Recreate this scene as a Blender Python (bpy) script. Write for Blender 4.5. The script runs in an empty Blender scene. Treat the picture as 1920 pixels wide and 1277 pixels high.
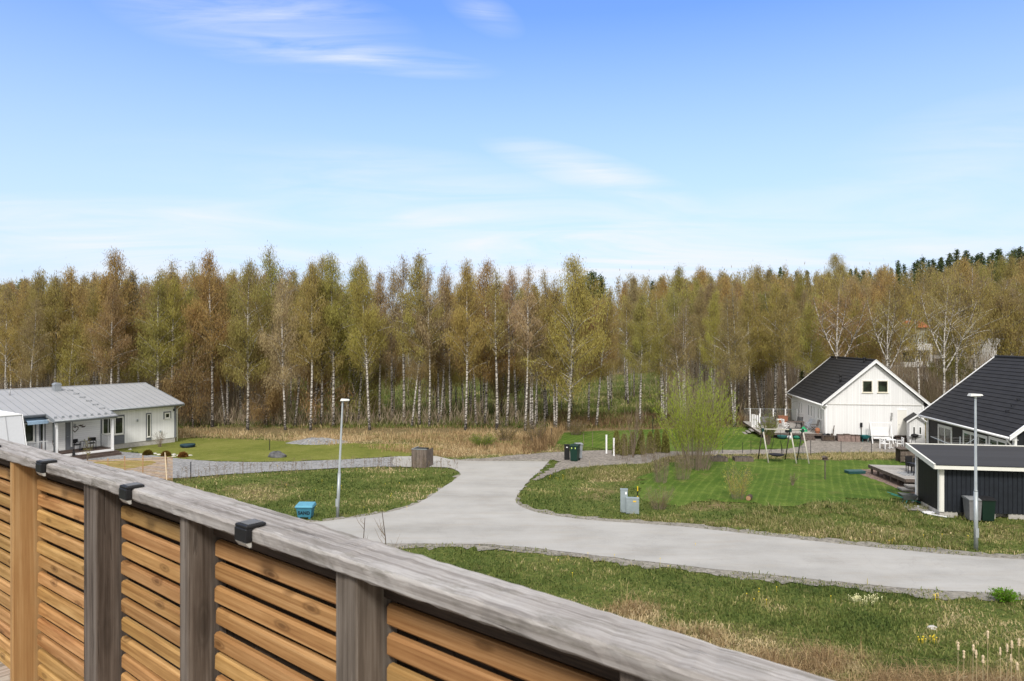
import bpy, math, random
import numpy as np
from mathutils import Vector, Matrix
random.seed(7); RNG = np.random.default_rng(7)
R = math.radians
# ------------------------------------------------------------------ camera, sky, sun, exposure
HE, FO = 9.0, 1280.0                       # eye height, focal length in photo pixels (24 mm on 36 mm)
sc = bpy.context.scene; col = sc.collection
cd = bpy.data.cameras.new('camera'); cam = bpy.data.objects.new('camera', cd); col.objects.link(cam)
cam.location = (0, 0, HE); cam.rotation_euler = (R(90), 0, 0)
cd.sensor_width = 36; cd.lens = 24; cd.clip_start = .05; cd.clip_end = 6000
cd.dof.use_dof = True; cd.dof.focus_distance = 25; cd.dof.aperture_fstop = 9
sc.camera = cam
SUN_EL, SUN_AZ = 44, 186                   # azimuth clockwise from +Y: light from behind, a little left
world = bpy.data.worlds.new('World'); sc.world = world; world.use_nodes = True
nt = world.node_tree; nt.nodes.clear()
def N(t, **k):
    n = nt.nodes.new(t)
    for a, b in k.items(): setattr(n, a, b)
    return n
L = lambda a, b: nt.links.new(a, b)
out = N('ShaderNodeOutputWorld'); bg = N('ShaderNodeBackground'); bg.inputs[1].default_value = .14
sky = N('ShaderNodeTexSky', sky_type='NISHITA', sun_disc=False); sky.sun_elevation = R(SUN_EL); sky.sun_rotation = R(SUN_AZ)
sky.air_density = 1.0; sky.dust_density = 1.0; sky.ozone_density = 2.2; sky.altitude = 50
tc = N('ShaderNodeTexCoord'); sx = N('ShaderNodeSeparateXYZ'); L(tc.outputs['Generated'], sx.inputs[0])
# cirrus: patches placed by compass direction (x/y, z/y), broken up by drawn-out noise
def wm(op, a, b=0., c=None, clamp=False):
    n = N('ShaderNodeMath', operation=op); n.use_clamp = clamp
    for v, i in ((a, 0), (b, 1), (c, 2)):
        if v is None: continue
        if hasattr(v, 'is_linked'): L(v, n.inputs[i])
        else: n.inputs[i].default_value = v
    return n.outputs[0]
yy_ = wm('MAXIMUM', sx.outputs[1], .02); cv_ = N('ShaderNodeCombineXYZ'); L(wm('DIVIDE', sx.outputs[0], yy_), cv_.inputs[0]); L(wm('DIVIDE', sx.outputs[2], yy_), cv_.inputs[1])
tot = None
for cx_, cy_, rx_, ry_, an_, st_ in [(480, 30, 330, 95, -10, .95), (690, 105, 260, 34, -7, .8), (905, 22, 90, 40, -28, .6), (1110, 322, 230, 42, -16, 1.25), (360, 405, 480, 42, -3, 1.0), (120, 450, 620, 75, -8, 1.4), (1000, 425, 600, 120, -11, .85), (1480, 450, 680, 120, 4, .9), (1850, 280, 340, 110, 12, .5), (760, 405, 160, 26, -9, .6), (600, 340, 500, 90, -6, .25), (400, 520, 900, 70, 0, .7), (1300, 500, 1100, 80, 0, .8)]:
    mp = N('ShaderNodeMapping', vector_type='TEXTURE'); mp.inputs['Location'].default_value = ((cx_-960)/1280, (638.5-cy_)/1280, 0); mp.inputs['Rotation'].default_value = (0, 0, R(an_)); mp.inputs['Scale'].default_value = (rx_/1280, ry_/1280, 1)
    L(cv_.outputs[0], mp.inputs[0]); gt = N('ShaderNodeTexGradient', gradient_type='SPHERICAL'); L(mp.outputs[0], gt.inputs[0]); v_ = wm('MULTIPLY', wm('POWER', gt.outputs['Fac'], .8), st_); tot = v_ if tot is None else wm('ADD', tot, v_)
mp = N('ShaderNodeMapping'); mp.inputs['Rotation'].default_value = (0, 0, R(10)); mp.inputs['Scale'].default_value = (2.0, 17, 1); L(cv_.outputs[0], mp.inputs[0])
n1 = N('ShaderNodeTexNoise'); n1.inputs['Scale'].default_value = 1.3; n1.inputs['Detail'].default_value = 9; n1.inputs['Roughness'].default_value = .60; n1.inputs['Distortion'].default_value = .9
L(mp.outputs[0], n1.inputs['Vector'])
nr = N('ShaderNodeValToRGB'); nr.color_ramp.elements[0].position = .36; nr.color_ramp.elements[1].position = .78; L(n1.outputs[0], nr.inputs[0])
cloud = wm('MULTIPLY', tot, nr.outputs[0], None, True)
# thin veil that thickens towards the horizon
mr = N('ShaderNodeMapRange'); mr.inputs[1].default_value = .04; mr.inputs[2].default_value = .43; mr.inputs[3].default_value = .95; mr.inputs[4].default_value = .0
L(sx.outputs[2], mr.inputs[0])
ad = N('ShaderNodeMath', operation='MULTIPLY_ADD'); ad.use_clamp = True; ad.inputs[0].default_value = 0; ad.inputs[1].default_value = 0; L(mr.outputs[0], ad.inputs[2])
mx = N('ShaderNodeMix', data_type='RGBA'); L(ad.outputs[0], mx.inputs['Factor'])
gn = N('ShaderNodeMix', data_type='RGBA', blend_type='MULTIPLY'); gn.inputs['Factor'].default_value = 1
L(sky.outputs[0], gn.inputs['A']); gn.inputs['B'].default_value = (.79, .97, 1.36, 1)
L(gn.outputs['Result'], mx.inputs['A']); mx.inputs['B'].default_value = (3.35, 3.92, 4.62, 1)
mk = N('ShaderNodeMix', data_type='RGBA'); L(cloud, mk.inputs['Factor']); L(mx.outputs['Result'], mk.inputs['A']); mk.inputs['B'].default_value = (4.35, 4.5, 4.75, 1)
# the bright thin overcast behind and above the camera, that softens the light
mz = N('ShaderNodeMapRange', interpolation_type='SMOOTHSTEP'); mz.inputs[1].default_value = .46; mz.inputs[2].default_value = .72; L(sx.outputs[2], mz.inputs[0])
my = N('ShaderNodeMapRange', interpolation_type='SMOOTHSTEP'); my.inputs[1].default_value = .35; my.inputs[2].default_value = -.25; L(sx.outputs[1], my.inputs[0])
mm_ = N('ShaderNodeMath', operation='MAXIMUM'); L(mz.outputs[0], mm_.inputs[0]); L(my.outputs[0], mm_.inputs[1])
mc = N('ShaderNodeMix', data_type='RGBA'); L(mm_.outputs[0], mc.inputs['Factor']); L(mk.outputs['Result'], mc.inputs['A']); mc.inputs['B'].default_value = (5.3, 5.2, 5.1, 1)
L(mc.outputs['Result'], bg.inputs[0]); L(bg.outputs[0], out.inputs[0])
sl = bpy.data.lights.new('sun', 'SUN'); so = bpy.data.objects.new('sun', sl); col.objects.link(so)
sl.energy = 2.0; sl.angle = R(11); sl.color = (1, .96, .90)
a = R(SUN_AZ); e = R(SUN_EL); sd = Vector((math.sin(a)*math.cos(e), math.cos(a)*math.cos(e), math.sin(e)))
so.rotation_euler = sd.to_track_quat('Z', 'Y').to_euler(); so.location = (-20, -30, 60)
sc.view_settings.view_transform = 'Standard'; sc.view_settings.look = 'None'; sc.view_settings.gamma = 1
sc.view_settings.use_curve_mapping = False; sc.view_settings.exposure = 0.6
sc.cycles.max_bounces = 5; sc.cycles.diffuse_bounces = 3; sc.cycles.transparent_max_bounces = 4
sc.cycles.use_denoising = True

# ------------------------------------------------------------------ helpers: geometry of the view
def G(px, py, z=0.0):                      # a point of the photo on the level z
    d = (HE - z) * FO / (py - 638.5); return Vector(((px-960)/FO*d, d, z))
def AT(px, Y, z=0.0): return Vector(((px-960)/FO*Y, Y, z))
def ZP(py, Y): return HE - (py-638.5)/FO*Y
class Frame:                               # a building's own axes
    def __init__(s, o, ang): s.o = Vector((o[0], o[1], 0)); s.a = ang; s.c = math.cos(ang); s.s = math.sin(ang)
    def loc(s, p): d = p - s.o; return Vector((d.x*s.c+d.y*s.s, -d.x*s.s+d.y*s.c, p.z))
    def wor(s, p): return Vector((s.o.x+p[0]*s.c-p[1]*s.s, s.o.y+p[0]*s.s+p[1]*s.c, p[2]))
    def hy(s, px, py, y=0.0):              # where the line of sight meets the wall y = const
        c = s.loc(Vector((0, 0, HE))); t = s.loc(Vector(((px-960)/FO, 1, HE-(py-638.5)/FO))); d = t - c
        k = (y-c.y)/d.y; return c + d*k
    def hx(s, px, py, x=0.0):
        c = s.loc(Vector((0, 0, HE))); t = s.loc(Vector(((px-960)/FO, 1, HE-(py-638.5)/FO))); d = t - c
        k = (x-c.x)/d.x; return c + d*k
def S(t): t = np.clip(t, 0, 1); return t*t*(3-2*t)
def gz(x, y):                              # terrain height
    x = np.asarray(x, float); y = np.asarray(y, float)
    h = 15*S((y-92)/135)*S((x-2)/120) + 5*S((y-175)/120)*S((-x)/120)
    return h + .10*np.sin(x*.21+1)*np.sin(y*.17)*S((y-66)/20)
def gzf(x, y): return float(gz(x, y))

# ------------------------------------------------------------------ helpers: materials
MATS = {}
class MT:
    def __init__(s, name, rough=.7, metal=0, spec=.3):
        s.m = bpy.data.materials.new(name); s.m.use_nodes = True; s.t = s.m.node_tree; s.b = s.t.nodes['Principled BSDF']
        s.b.inputs['Roughness'].default_value = rough; s.b.inputs['Metallic'].default_value = metal; s.b.inputs['Specular IOR Level'].default_value = spec
        MATS[name] = s.m
    def n(s, t, **k):
        x = s.t.nodes.new(t)
        for a, b in k.items(): setattr(x, a, b)
        return x
    def l(s, a, b): s.t.links.new(a, b)
    def coord(s, scale=(1, 1, 1), kind='Object', rot=(0, 0, 0)):
        c = s.n('ShaderNodeTexCoord'); m = s.n('ShaderNodeMapping'); m.inputs['Scale'].default_value = scale; m.inputs['Rotation'].default_value = rot
        s.l(c.outputs[kind], m.inputs[0]); return m.outputs[0]
    def noise(s, vec, scale=5, det=5, rough=.55, dist=0):
        n = s.n('ShaderNodeTexNoise'); n.inputs['Scale'].default_value = scale; n.inputs['Detail'].default_value = det
        n.inputs['Roughness'].default_value = rough; n.inputs['Distortion'].default_value = dist
        if vec is not None: s.l(vec, n.inputs['Vector'])
        return n.outputs[0]
    def ramp(s, fac, stops):
        r = s.n('ShaderNodeValToRGB'); e = r.color_ramp.elements
        while len(e) < len(stops): e.new(.5)
        for i, (p, c) in enumerate(stops):
            e[i].position = p; e[i].color = (*c, 1) if len(c) == 3 else c
        s.l(fac, r.inputs[0]); return r.outputs[0]
    def mix(s, f, a, b, bt='MIX'):
        x = s.n('ShaderNodeMix', data_type='RGBA', blend_type=bt)
        for v, i in ((f, 'Factor'), (a, 'A'), (b, 'B')):
            if hasattr(v, 'links') or hasattr(v, 'is_linked'): s.l(v, x.inputs[i])
            else: x.inputs[i].default_value = v if i == 'Factor' else (*v, 1)
        return x.outputs['Result']
    def math(s, op, a, b=0, c=None):
        x = s.n('ShaderNodeMath', operation=op)
        for v, i in ((a, 0), (b, 1), (c, 2)):
            if v is None: continue
            if hasattr(v, 'is_linked'): s.l(v, x.inputs[i])
            else: x.inputs[i].default_value = v
        return x.outputs[0]
    def attr(s, name): return s.n('ShaderNodeAttribute', attribute_name=name).outputs['Fac']
    def base(s, c): s.l(c, s.b.inputs['Base Color']) if hasattr(c, 'is_linked') else setattr(s.b.inputs['Base Color'], 'default_value', (*c, 1)); return s
    def bump(s, h, dist=.01, st=1):
        b = s.n('ShaderNodeBump'); b.inputs['Distance'].default_value = dist; b.inputs['Strength'].default_value = st
        s.l(h, b.inputs['Height']); s.l(b.outputs[0], s.b.inputs['Normal']); return s
    def trans(s, c, f):                    # thin leaves let some light through
        t = s.n('ShaderNodeBsdfTranslucent'); mx = s.n('ShaderNodeMixShader'); mx.inputs[0].default_value = f
        s.l(c, t.inputs[0]); s.l(s.b.outputs[0], mx.inputs[1]); s.l(t.outputs[0], mx.inputs[2])
        s.l(mx.outputs[0], s.t.nodes['Material Output'].inputs[0]); return s
def sub(c, k): return tuple(max(0, min(1, x*k)) for x in c)
def plain(name, c, rough=.6, metal=0, var=.12, scale=6):
    m = MT(name, rough, metal); f = m.noise(m.coord(), scale, 4)
    m.base(m.ramp(f, [(.3, sub(c, 1-var)), (.7, sub(c, 1+var))])); return m.m
def boards(name, c, axis, pitch, line=.09, dark=.55, rough=.6, var=.07, bump=.006):
    m = MT(name, rough); co = m.coord(); sp = m.n('ShaderNodeSeparateXYZ'); m.l(co, sp.inputs[0])
    v = m.math('MULTIPLY', sp.outputs[axis], 1/pitch); f = m.math('FRACT', v); ln = m.math('LESS_THAN', f, line)
    idn = m.n('ShaderNodeTexWhiteNoise', noise_dimensions='1D'); m.l(m.math('FLOOR', v), idn.inputs['W'])
    sc_ = [6, 6, 6]; sc_[2] = 1.2
    st = m.noise(m.coord(tuple(sc_)), 1.2, 5)
    cc = m.mix(m.math('ADD', m.math('MULTIPLY', idn.outputs[0], .5), m.math('MULTIPLY', st, .5)), sub(c, 1-var*1.6), sub(c, 1+var))
    m.base(m.mix(ln, cc, sub(c, dark))); m.bump(m.math('SUBTRACT', 1, ln), bump); return m.m
def wood(name, lo, mid, hi, grain=1.0, crack=.0, axis=0, rough=.75, lichen=0, tintvar=.25, knot=.5, flat='z'):
    m = MT(name, rough, spec=.2)
    at = m.attr('rnd'); c = m.n('ShaderNodeTexCoord'); off = m.n('ShaderNodeCombineXYZ'); k = m.math('MULTIPLY', at, 37.0)
    m.l(k, off.inputs[0]); m.l(k, off.inputs[1]); m.l(k, off.inputs[2])
    va = m.n('ShaderNodeVectorMath', operation='ADD'); m.l(c.outputs['Object'], va.inputs[0]); m.l(off.outputs[0], va.inputs[1])
    def mapped(sl, sc):
        mp = m.n('ShaderNodeMapping'); s_ = [sc]*3; s_[axis] = sl; mp.inputs['Scale'].default_value = s_; m.l(va.outputs[0], mp.inputs[0]); return mp.outputs[0]
    warp = m.noise(mapped(1.1, 5), 1, 3, .5)
    med = m.noise(mapped(.8, 62*grain), 1, 3, .6, .5); fine = m.noise(mapped(3.0, 170*grain), 1, 4, .7); blot = m.noise(mapped(3.5, 7), 1, 5, .6)
    f = m.math('ADD', m.math('MULTIPLY', med, .42), m.math('MULTIPLY', fine, .30)); f = m.math('ADD', f, m.math('ADD', m.math('MULTIPLY', blot, .16), m.math('MULTIPLY', warp, .12)))
    cc = m.ramp(f, [(.40, lo), (.5, mid), (.60, hi)])
    kn = m.n('ShaderNodeTexVoronoi', feature='F1'); kn.inputs['Scale'].default_value = 1.0; km = m.n('ShaderNodeMapping'); km.inputs['Scale'].default_value = (9, 9, 2.6) if axis == 2 else (5, .3, 15) if flat == 'y' else (3.2, 12, .3); m.l(va.outputs[0], km.inputs[0]); m.l(km.outputs[0], kn.inputs['Vector'])
    ring = m.ramp(kn.outputs['Distance'], [(.0, (1, 1, 1)), (.08, (.95, .95, .95)), (.13, (.35, .35, .35)), (.17, (.7, .7, .7)), (.24, (0, 0, 0))])
    cc = m.mix(m.math('MULTIPLY', ring, knot), cc, sub(lo, .5))
    hv = m.n('ShaderNodeHueSaturation'); m.l(cc, hv.inputs['Color']); m.l(m.math('MULTIPLY_ADD', at, tintvar, 1-tintvar/2), hv.inputs['Value']); m.l(m.math('MULTIPLY_ADD', m.math('FRACT', m.math('MULTIPLY', at, 7.3)), .018, .491), hv.inputs['Hue']); cc = hv.outputs[0]
    if crack:
        ck = m.noise(mapped(1.6, 30), 1.1, 4, .6, .8); cm = m.ramp(ck, [(.355, (1, 1, 1)), (.385, (0, 0, 0))])
        cc = m.mix(m.math('MULTIPLY', cm, crack), cc, sub(lo, .35)); f = m.math('SUBTRACT', f, m.math('MULTIPLY', cm, .8))
    if lichen:
        lc = m.noise(mapped(6, 22), 1, 7, .75, .4); lm = m.ramp(lc, [(.51, (0, 0, 0)), (.62, (1, 1, 1))]); cc = m.mix(m.math('MULTIPLY', lm, lichen), cc, (.13, .12, .09))
        l2 = m.noise(mapped(4, 22), 1.7, 7, .75); lm = m.ramp(l2, [(.58, (0, 0, 0)), (.68, (1, 1, 1))]); cc = m.mix(m.math('MULTIPLY', lm, .55), cc, sub(hi, 1.25))
    m.base(cc); m.bump(f, .002, .7); return m.m

# ------------------------------------------------------------------ helpers: meshes and objects
class MB:
    def __init__(s): s.v = []; s.f = []; s.r = []; s.cur = 0.0
    def add(s, vs, fs):
        n = len(s.v); s.v += [tuple(p) for p in vs]; s.f += [tuple(i+n for i in f) for f in fs]; s.r += [s.cur]*len(vs); return s
    def rnd(s): s.cur = random.random(); return s
    def obox(s, o, a, b, c):               # corner and three edge vectors
        o, a, b, c = map(Vector, (o, a, b, c)); P = [o, o+a, o+a+b, o+b]; P += [p+c for p in P]
        F = [(0, 3, 2, 1), (4, 5, 6, 7), (0, 1, 5, 4), (1, 2, 6, 5), (2, 3, 7, 6), (3, 0, 4, 7)]
        if a.cross(b).dot(c) < 0: F = [f[::-1] for f in F]
        return s.add(P, F)
    def box(s, x0, x1, y0, y1, z0, z1): return s.obox((x0, y0, z0), (x1-x0, 0, 0), (0, y1-y0, 0), (0, 0, z1-z0))
    def bbox(s, x0, x1, y0, y1, z0, z1, b=.004):   # box with chamfered long edges (bevelled in x-y-z corners)
        def ring(z, i): return [(x0+i, y0+b, z), (x0+b, y0+i, z), (x1-b, y0+i, z), (x1-i, y0+b, z), (x1-i, y1-b, z), (x1-b, y1-i, z), (x0+b, y1-i, z), (x0+i, y1-b, z)]
        V = ring(z0, b) + ring(z0+b, 0) + ring(z1-b, 0) + ring(z1, b); F = []
        for k in range(3):
            for i in range(8): j = (i+1) % 8; F.append((k*8+i, k*8+j, k*8+8+j, k*8+8+i))
        F += [tuple(range(7, -1, -1)), tuple(range(24, 32))]; return s.add(V, F)
    def tube(s, pts, rad, n=8, cap=True):
        pts = [Vector(p) for p in pts]; rad = rad if hasattr(rad, '__len__') else [rad]*len(pts); V = []; F = []
        for i, p in enumerate(pts):
            d = (pts[min(i+1, len(pts)-1)]-pts[max(i-1, 0)]).normalized(); u = d.cross(Vector((0, 0, 1)) if abs(d.z) < .9 else Vector((1, 0, 0))).normalized(); w = d.cross(u)
            for k in range(n): t = 2*math.pi*k/n; V.append(p+(u*math.cos(t)+w*math.sin(t))*rad[i])
        for i in range(len(pts)-1):
            for k in range(n): j = (k+1) % n; F.append((i*n+k, i*n+n+k, i*n+n+j, i*n+j))
        if cap: F += [tuple(range(n)), tuple(range(len(pts)*n-1, len(pts)*n-n-1, -1))]
        return s.add(V, F)
    def lathe(s, c, prof, n=16):           # prof: (r, z)
        V = []; F = []
        for r, z in prof:
            for k in range(n): t = 2*math.pi*k/n; V.append((c[0]+r*math.cos(t), c[1]+r*math.sin(t), c[2]+z))
        for i in range(len(prof)-1):
            for k in range(n): j = (k+1) % n; F.append((i*n+k, i*n+j, i*n+n+j, i*n+n+k))
        F += [tuple(range(n-1, -1, -1)), tuple(range((len(prof)-1)*n, len(prof)*n))]; return s.add(V, F)
    def prism(s, poly, ext):
        n = len(poly); P = [Vector(p) for p in poly]; e = Vector(ext); V = P+[p+e for p in P]
        F = [tuple(range(n)), tuple(range(2*n-1, n-1, -1))]+[(i, i+n, (i+1) % n+n, (i+1) % n) for i in range(n)]
        nn = sum(((P[i]).cross(P[(i+1) % n]) for i in range(n)), Vector())
        if nn.dot(e) > 0: F = [f[::-1] for f in F]
        return s.add(V, F)
    def build(s, name, m, parent=None, smooth=False):
        me = bpy.data.meshes.new(name); me.from_pydata(s.v, [], s.f); me.validate(); me.update()
        if len(me.vertices) == len(s.r):
            at = me.attributes.new('rnd', 'FLOAT', 'POINT'); at.data.foreach_set('value', s.r)
        me.materials.append(m)
        if smooth: me.polygons.foreach_set('use_smooth', [True]*len(me.polygons))
        o = bpy.data.objects.new(name, me); col.objects.link(o)
        if parent: o.parent = parent
        return o
def tag(o, label=None, cat=None, group=None, kind=None):
    if label: o['label'] = label
    if cat: o['category'] = cat
    if group: o['group'] = group
    if kind: o['kind'] = kind
    return o
def thing(name, label, cat, loc=(0, 0, 0), rz=0, group=None):
    o = bpy.data.objects.new(name, None); col.objects.link(o); o.location = loc; o.rotation_euler = (0, 0, rz); o.empty_display_size = .3
    return tag(o, label, cat, group)
def dup(o, loc=None, rz=None, label=None, group=None, scale=None, parent=None):
    c = o.copy(); col.objects.link(c)
    if parent: c.parent = parent
    if loc is not None: c.location = loc
    if rz is not None: c.rotation_euler = (0, 0, rz)
    if label: c['label'] = label
    if group: c['group'] = group
    if scale is not None: c.scale = scale
    for ch in o.children: dup(ch, parent=c)
    return c
def fast(name, V, F, m, attrs=None, parent=None, smooth=False):
    me = bpy.data.meshes.new(name); V = np.ascontiguousarray(V, np.float32); F = np.ascontiguousarray(F, np.int32); k = F.shape[1]
    me.vertices.add(len(V)); me.vertices.foreach_set('co', V.ravel()); me.loops.add(F.size); me.loops.foreach_set('vertex_index', F.ravel())
    me.polygons.add(len(F)); me.polygons.foreach_set('loop_start', np.arange(len(F), dtype=np.int32)*k)
    me.update(calc_edges=True)
    for n_, arr in (attrs or {}).items(): at = me.attributes.new(n_, 'FLOAT', 'POINT'); at.data.foreach_set('value', np.ascontiguousarray(arr, np.float32))
    if smooth: me.polygons.foreach_set('use_smooth', np.ones(len(F), bool))
    me.materials.append(m)
    if name is None: return me
    o = bpy.data.objects.new(name, me); col.objects.link(o)
    if parent: o.parent = parent
    return o
def wobble(pts, amp, step, closed=True, seed=0):   # resample a world outline and roughen it
    rr = random.Random(seed); P = [Vector((p[0], p[1])) for p in pts]; n = len(P); o = []
    for i in range(n if closed else n-1):
        p0, p1, p2, p3 = P[(i-1) % n] if closed or i else P[0], P[i], P[(i+1) % n], P[(i+2) % n] if closed or i+2 < n else P[-1]
        k = max(1, int((p2-p1).length/step))
        for j in range(k):
            t = j/k
            q = .5*((2*p1)+(p2-p0)*t+(2*p0-5*p1+4*p2-p3)*t*t+(3*p1-p0-3*p2+p3)*t**3)
            if (p2-p1).length < .6: q = p1.lerp(p2, t)
            a_ = amp*min(1, q.length/40+.3); o.append((q.x+rr.gauss(0, a_), q.y+rr.gauss(0, a_)))
    if not closed: o.append(tuple(P[-1]))
    return o
SHEETS = {}
def sheet(name, pts, z, m, amp=.05, step=.5, seed=0, kind='structure'):
    o = wobble(pts, amp, step, True, seed); SHEETS[name] = o
    ob = MB().add([(x, y, z) for x, y in o], [tuple(range(len(o)))]).build(name, m)
    if ob.data.polygons[0].normal.z < 0: ob.data.flip_normals()
    ob['kind'] = kind; return ob
def inside(pts, X, Y):
    r = np.zeros(len(X), bool); n = len(pts)
    for i in range(n):
        x0, y0 = pts[i]; x1, y1 = pts[(i+1) % n]
        if y0 == y1: continue
        c = ((y0 > Y) != (y1 > Y)) & (X < (x1-x0)*(Y-y0)/(y1-y0)+x0); r ^= c
    return r
def PX(l): return [tuple(G(x, y))[:2] for x, y in l]
# ------------------------------------------------------------------ materials
WHITE = plain('white_paint', (.86, .86, .86), .5, var=.03); TRIM = plain('cream_trim', (.74, .73, .68), .5, var=.03)
GREYP = plain('grey_paint', (.17, .18, .20), .6, var=.06); BLACK = plain('black_plastic', (.014, .014, .015), .55, var=.2)
DARKM = plain('dark_metal', (.03, .03, .035), .45, .4); GALV = plain('galvanised_steel', (.36, .39, .40), .42, .35, var=.08)
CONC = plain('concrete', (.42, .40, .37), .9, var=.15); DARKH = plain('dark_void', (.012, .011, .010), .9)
BRASS = plain('pale_steel', (.5, .5, .5), .4, .6)
def glass():
    m = MT('window_glass', .06, spec=.9); m.b.inputs['Specular IOR Level'].default_value = .35
    f = m.noise(m.coord((1, 1, 1.4)), .9, 3); m.base(m.ramp(f, [(.38, (.014, .014, .010)), (.62, (.045, .060, .038))])); return m.m
GLASS = glass()
WB_V = boards('white_vertical_boards', (.82, .82, .815), 0, .145, .10, .80); WB_VY = boards('white_vertical_boards_side', (.87, .87, .865), 1, .145, .10, .80)
WB_H = boards('white_lap_siding', (.87, .87, .87), 2, .16, .11, .80); GB_H = boards('grey_lap_siding', (.155, .165, .185), 2, .14, .12, .6)
BK_X = boards('black_boards', (.016, .018, .022), 0, .30, .10, .35, .55, .15, .012); BK_Y = boards('black_boards_side', (.020, .019, .018), 1, .22, .12, .35, .6, .15, .012)
TILE = plain('black_roof_tile', (.023, .0225, .024), .75, var=.22, scale=1.6); FELT = boards('roofing_felt', (.043, .043, .046), 1, .55, .02, .6, .85, .12, .002)
METAL_ROOF = plain('grey_roof_sheet', (.36, .365, .38), .55, .15, var=.05, scale=.6)
EAVE_METAL = plain('grey_gutter_metal', (.30, .32, .34), .5, .3)
CAPW = wood('weathered_grey_wood', (.185, .165, .148), (.325, .300, .280), (.45, .43, .41), .9, .55, 0, .85, .45, .12, .4, 'z')
SLAT = wood('oiled_pine', (.30, .15, .052), (.44, .245, .092), (.58, .35, .15), .8, .0, 0, .55, 0, .34, .85, 'y')
POSTG = wood('weathered_grey_post', (.078, .060, .048), (.155, .126, .105), (.25, .215, .185), .6, .4, 2, .8, 0, .35, .5)
POSTN = wood('new_pine_post', (.36, .19, .08), (.45, .26, .115), (.54, .34, .17), .7, .0, 2, .6, 0, .1, .35)
BEAM = wood('dark_beam', (.035, .026, .020), (.075, .055, .04), (.12, .09, .07), .8, .2, 0, .85)
DECKW = wood('silver_deck_boards', (.22, .20, .18), (.36, .34, .315), (.50, .48, .45), .8, .3, 0, .85, 0, .3)
OLDW = wood('old_brown_boards', (.07, .055, .045), (.15, .12, .10), (.26, .22, .19), .8, .3, 2, .85, 0, .4)
LATH = wood('pine_laths', (.30, .17, .08), (.46, .29, .15), (.60, .42, .24), .8, 0, 0, .7, 0, .3)
PORCHW = wood('brown_porch_boards', (.05, .035, .03), (.10, .075, .06), (.17, .13, .11), .8, 0, 0, .8)

def ground_mat():
    m = MT('meadow_ground', .95, spec=.1); co = m.coord((1, 1, 1)); dry = m.attr('dry'); wood_ = m.attr('litter')
    n1 = m.noise(co, .5, 6, .65); n2 = m.noise(co, 4.5, 6, .7); n3 = m.noise(co, 26, 3, .7)
    g = m.ramp(n2, [(.30, (.05, .075, .018)), (.48, (.11, .15, .034)), (.62, (.17, .185, .05)), (.78, (.30, .26, .12))])
    d = m.ramp(n2, [(.30, (.10, .075, .035)), (.5, (.24, .18, .09)), (.72, (.40, .31, .17))])
    l = m.ramp(n2, [(.30, (.08, .075, .030)), (.5, (.16, .135, .060)), (.75, (.30, .23, .12))])
    f = m.math('ADD', dry, m.math('MULTIPLY', m.math('SUBTRACT', n1, .5), 1.5)); f = m.ramp(f, [(.30, (0, 0, 0)), (.72, (1, 1, 1))])
    c = m.mix(f, g, d); lf = m.ramp(m.math('ADD', wood_, m.math('MULTIPLY', m.math('SUBTRACT', n1, .5), 1.1)), [(.35, (0, 0, 0)), (.7, (1, 1, 1))])
    c = m.mix(lf, c, l); c = m.mix(m.math('MULTIPLY', n3, .35), c, (.03, .035, .012)); m.base(c); m.bump(n2, .12, 1); return m.m
def lawn_mat(name, lo, mid, hi, stripes=False):
    m = MT(name, .9, spec=.12); co = m.coord(); a_ = m.noise(co, .22, 5, .65, .5); b_ = m.noise(co, 5, 6, .8); d_ = m.noise(co, 1.3, 5, .7)
    f = m.math('ADD', m.math('MULTIPLY', a_, .40), m.math('MULTIPLY', b_, .30)); f = m.math('ADD', f, m.math('MULTIPLY', d_, .30))
    c = m.ramp(f, [(.38, lo), (.5, mid), (.61, hi)])
    if stripes:                                # curved mowing lines
        w = m.n('ShaderNodeTexWave', bands_direction='X', wave_profile='SAW'); w.inputs['Scale'].default_value = .62; w.inputs['Distortion'].default_value = 9; w.inputs['Detail'].default_value = 1; w.inputs['Detail Scale'].default_value = .10
        m.l(m.coord((1, 1, 1), rot=(0, 0, R(24))), w.inputs[0]); k = m.ramp(w.outputs['Fac'], [(.60, (0, 0, 0)), (.85, (1, 1, 1)), (.95, (1, 1, 1)), (1, (0, 0, 0))]); c = m.mix(m.math('MULTIPLY', m.math('MULTIPLY', k, .55), m.ramp(d_, [(.35, (0, 0, 0)), (.6, (1, 1, 1))])), c, sub(hi, 1.25))
    r_ = m.ramp(m.noise(co, .6, 6, .7), [(.56, (0, 0, 0)), (.72, (.6, .6, .6))]); c = m.mix(r_, c, (.22, .19, .07)); m.base(c); m.bump(b_, .08, .9); return m.m
def gravel_mat(name, c, sc_=9, bmp=.03, patch=.12):
    m = MT(name, .92, spec=.15); co = m.coord(); a_ = m.noise(co, .8, 4); v = m.n('ShaderNodeTexVoronoi'); v.inputs['Scale'].default_value = sc_; m.l(co, v.inputs['Vector'])
    b_ = m.noise(co, sc_*2, 4, .8); f = m.math('ADD', m.math('MULTIPLY', v.outputs['Color'], .35), m.math('MULTIPLY', b_, .45)); f = m.math('ADD', f, m.math('MULTIPLY', a_, .2))
    m.base(m.ramp(f, [(.25, sub(c, .45)), (.5, c), (.75, sub(c, 1.5))])); m.bump(b_, bmp, .9); return m.m
GROUND = ground_mat()
LAWN = lawn_mat('mown_lawn', (.045, .090, .012), (.078, .132, .018), (.135, .185, .036), True); LAWN2 = lawn_mat('cut_lawn', (.10, .125, .022), (.16, .175, .036), (.22, .22, .06))
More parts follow.
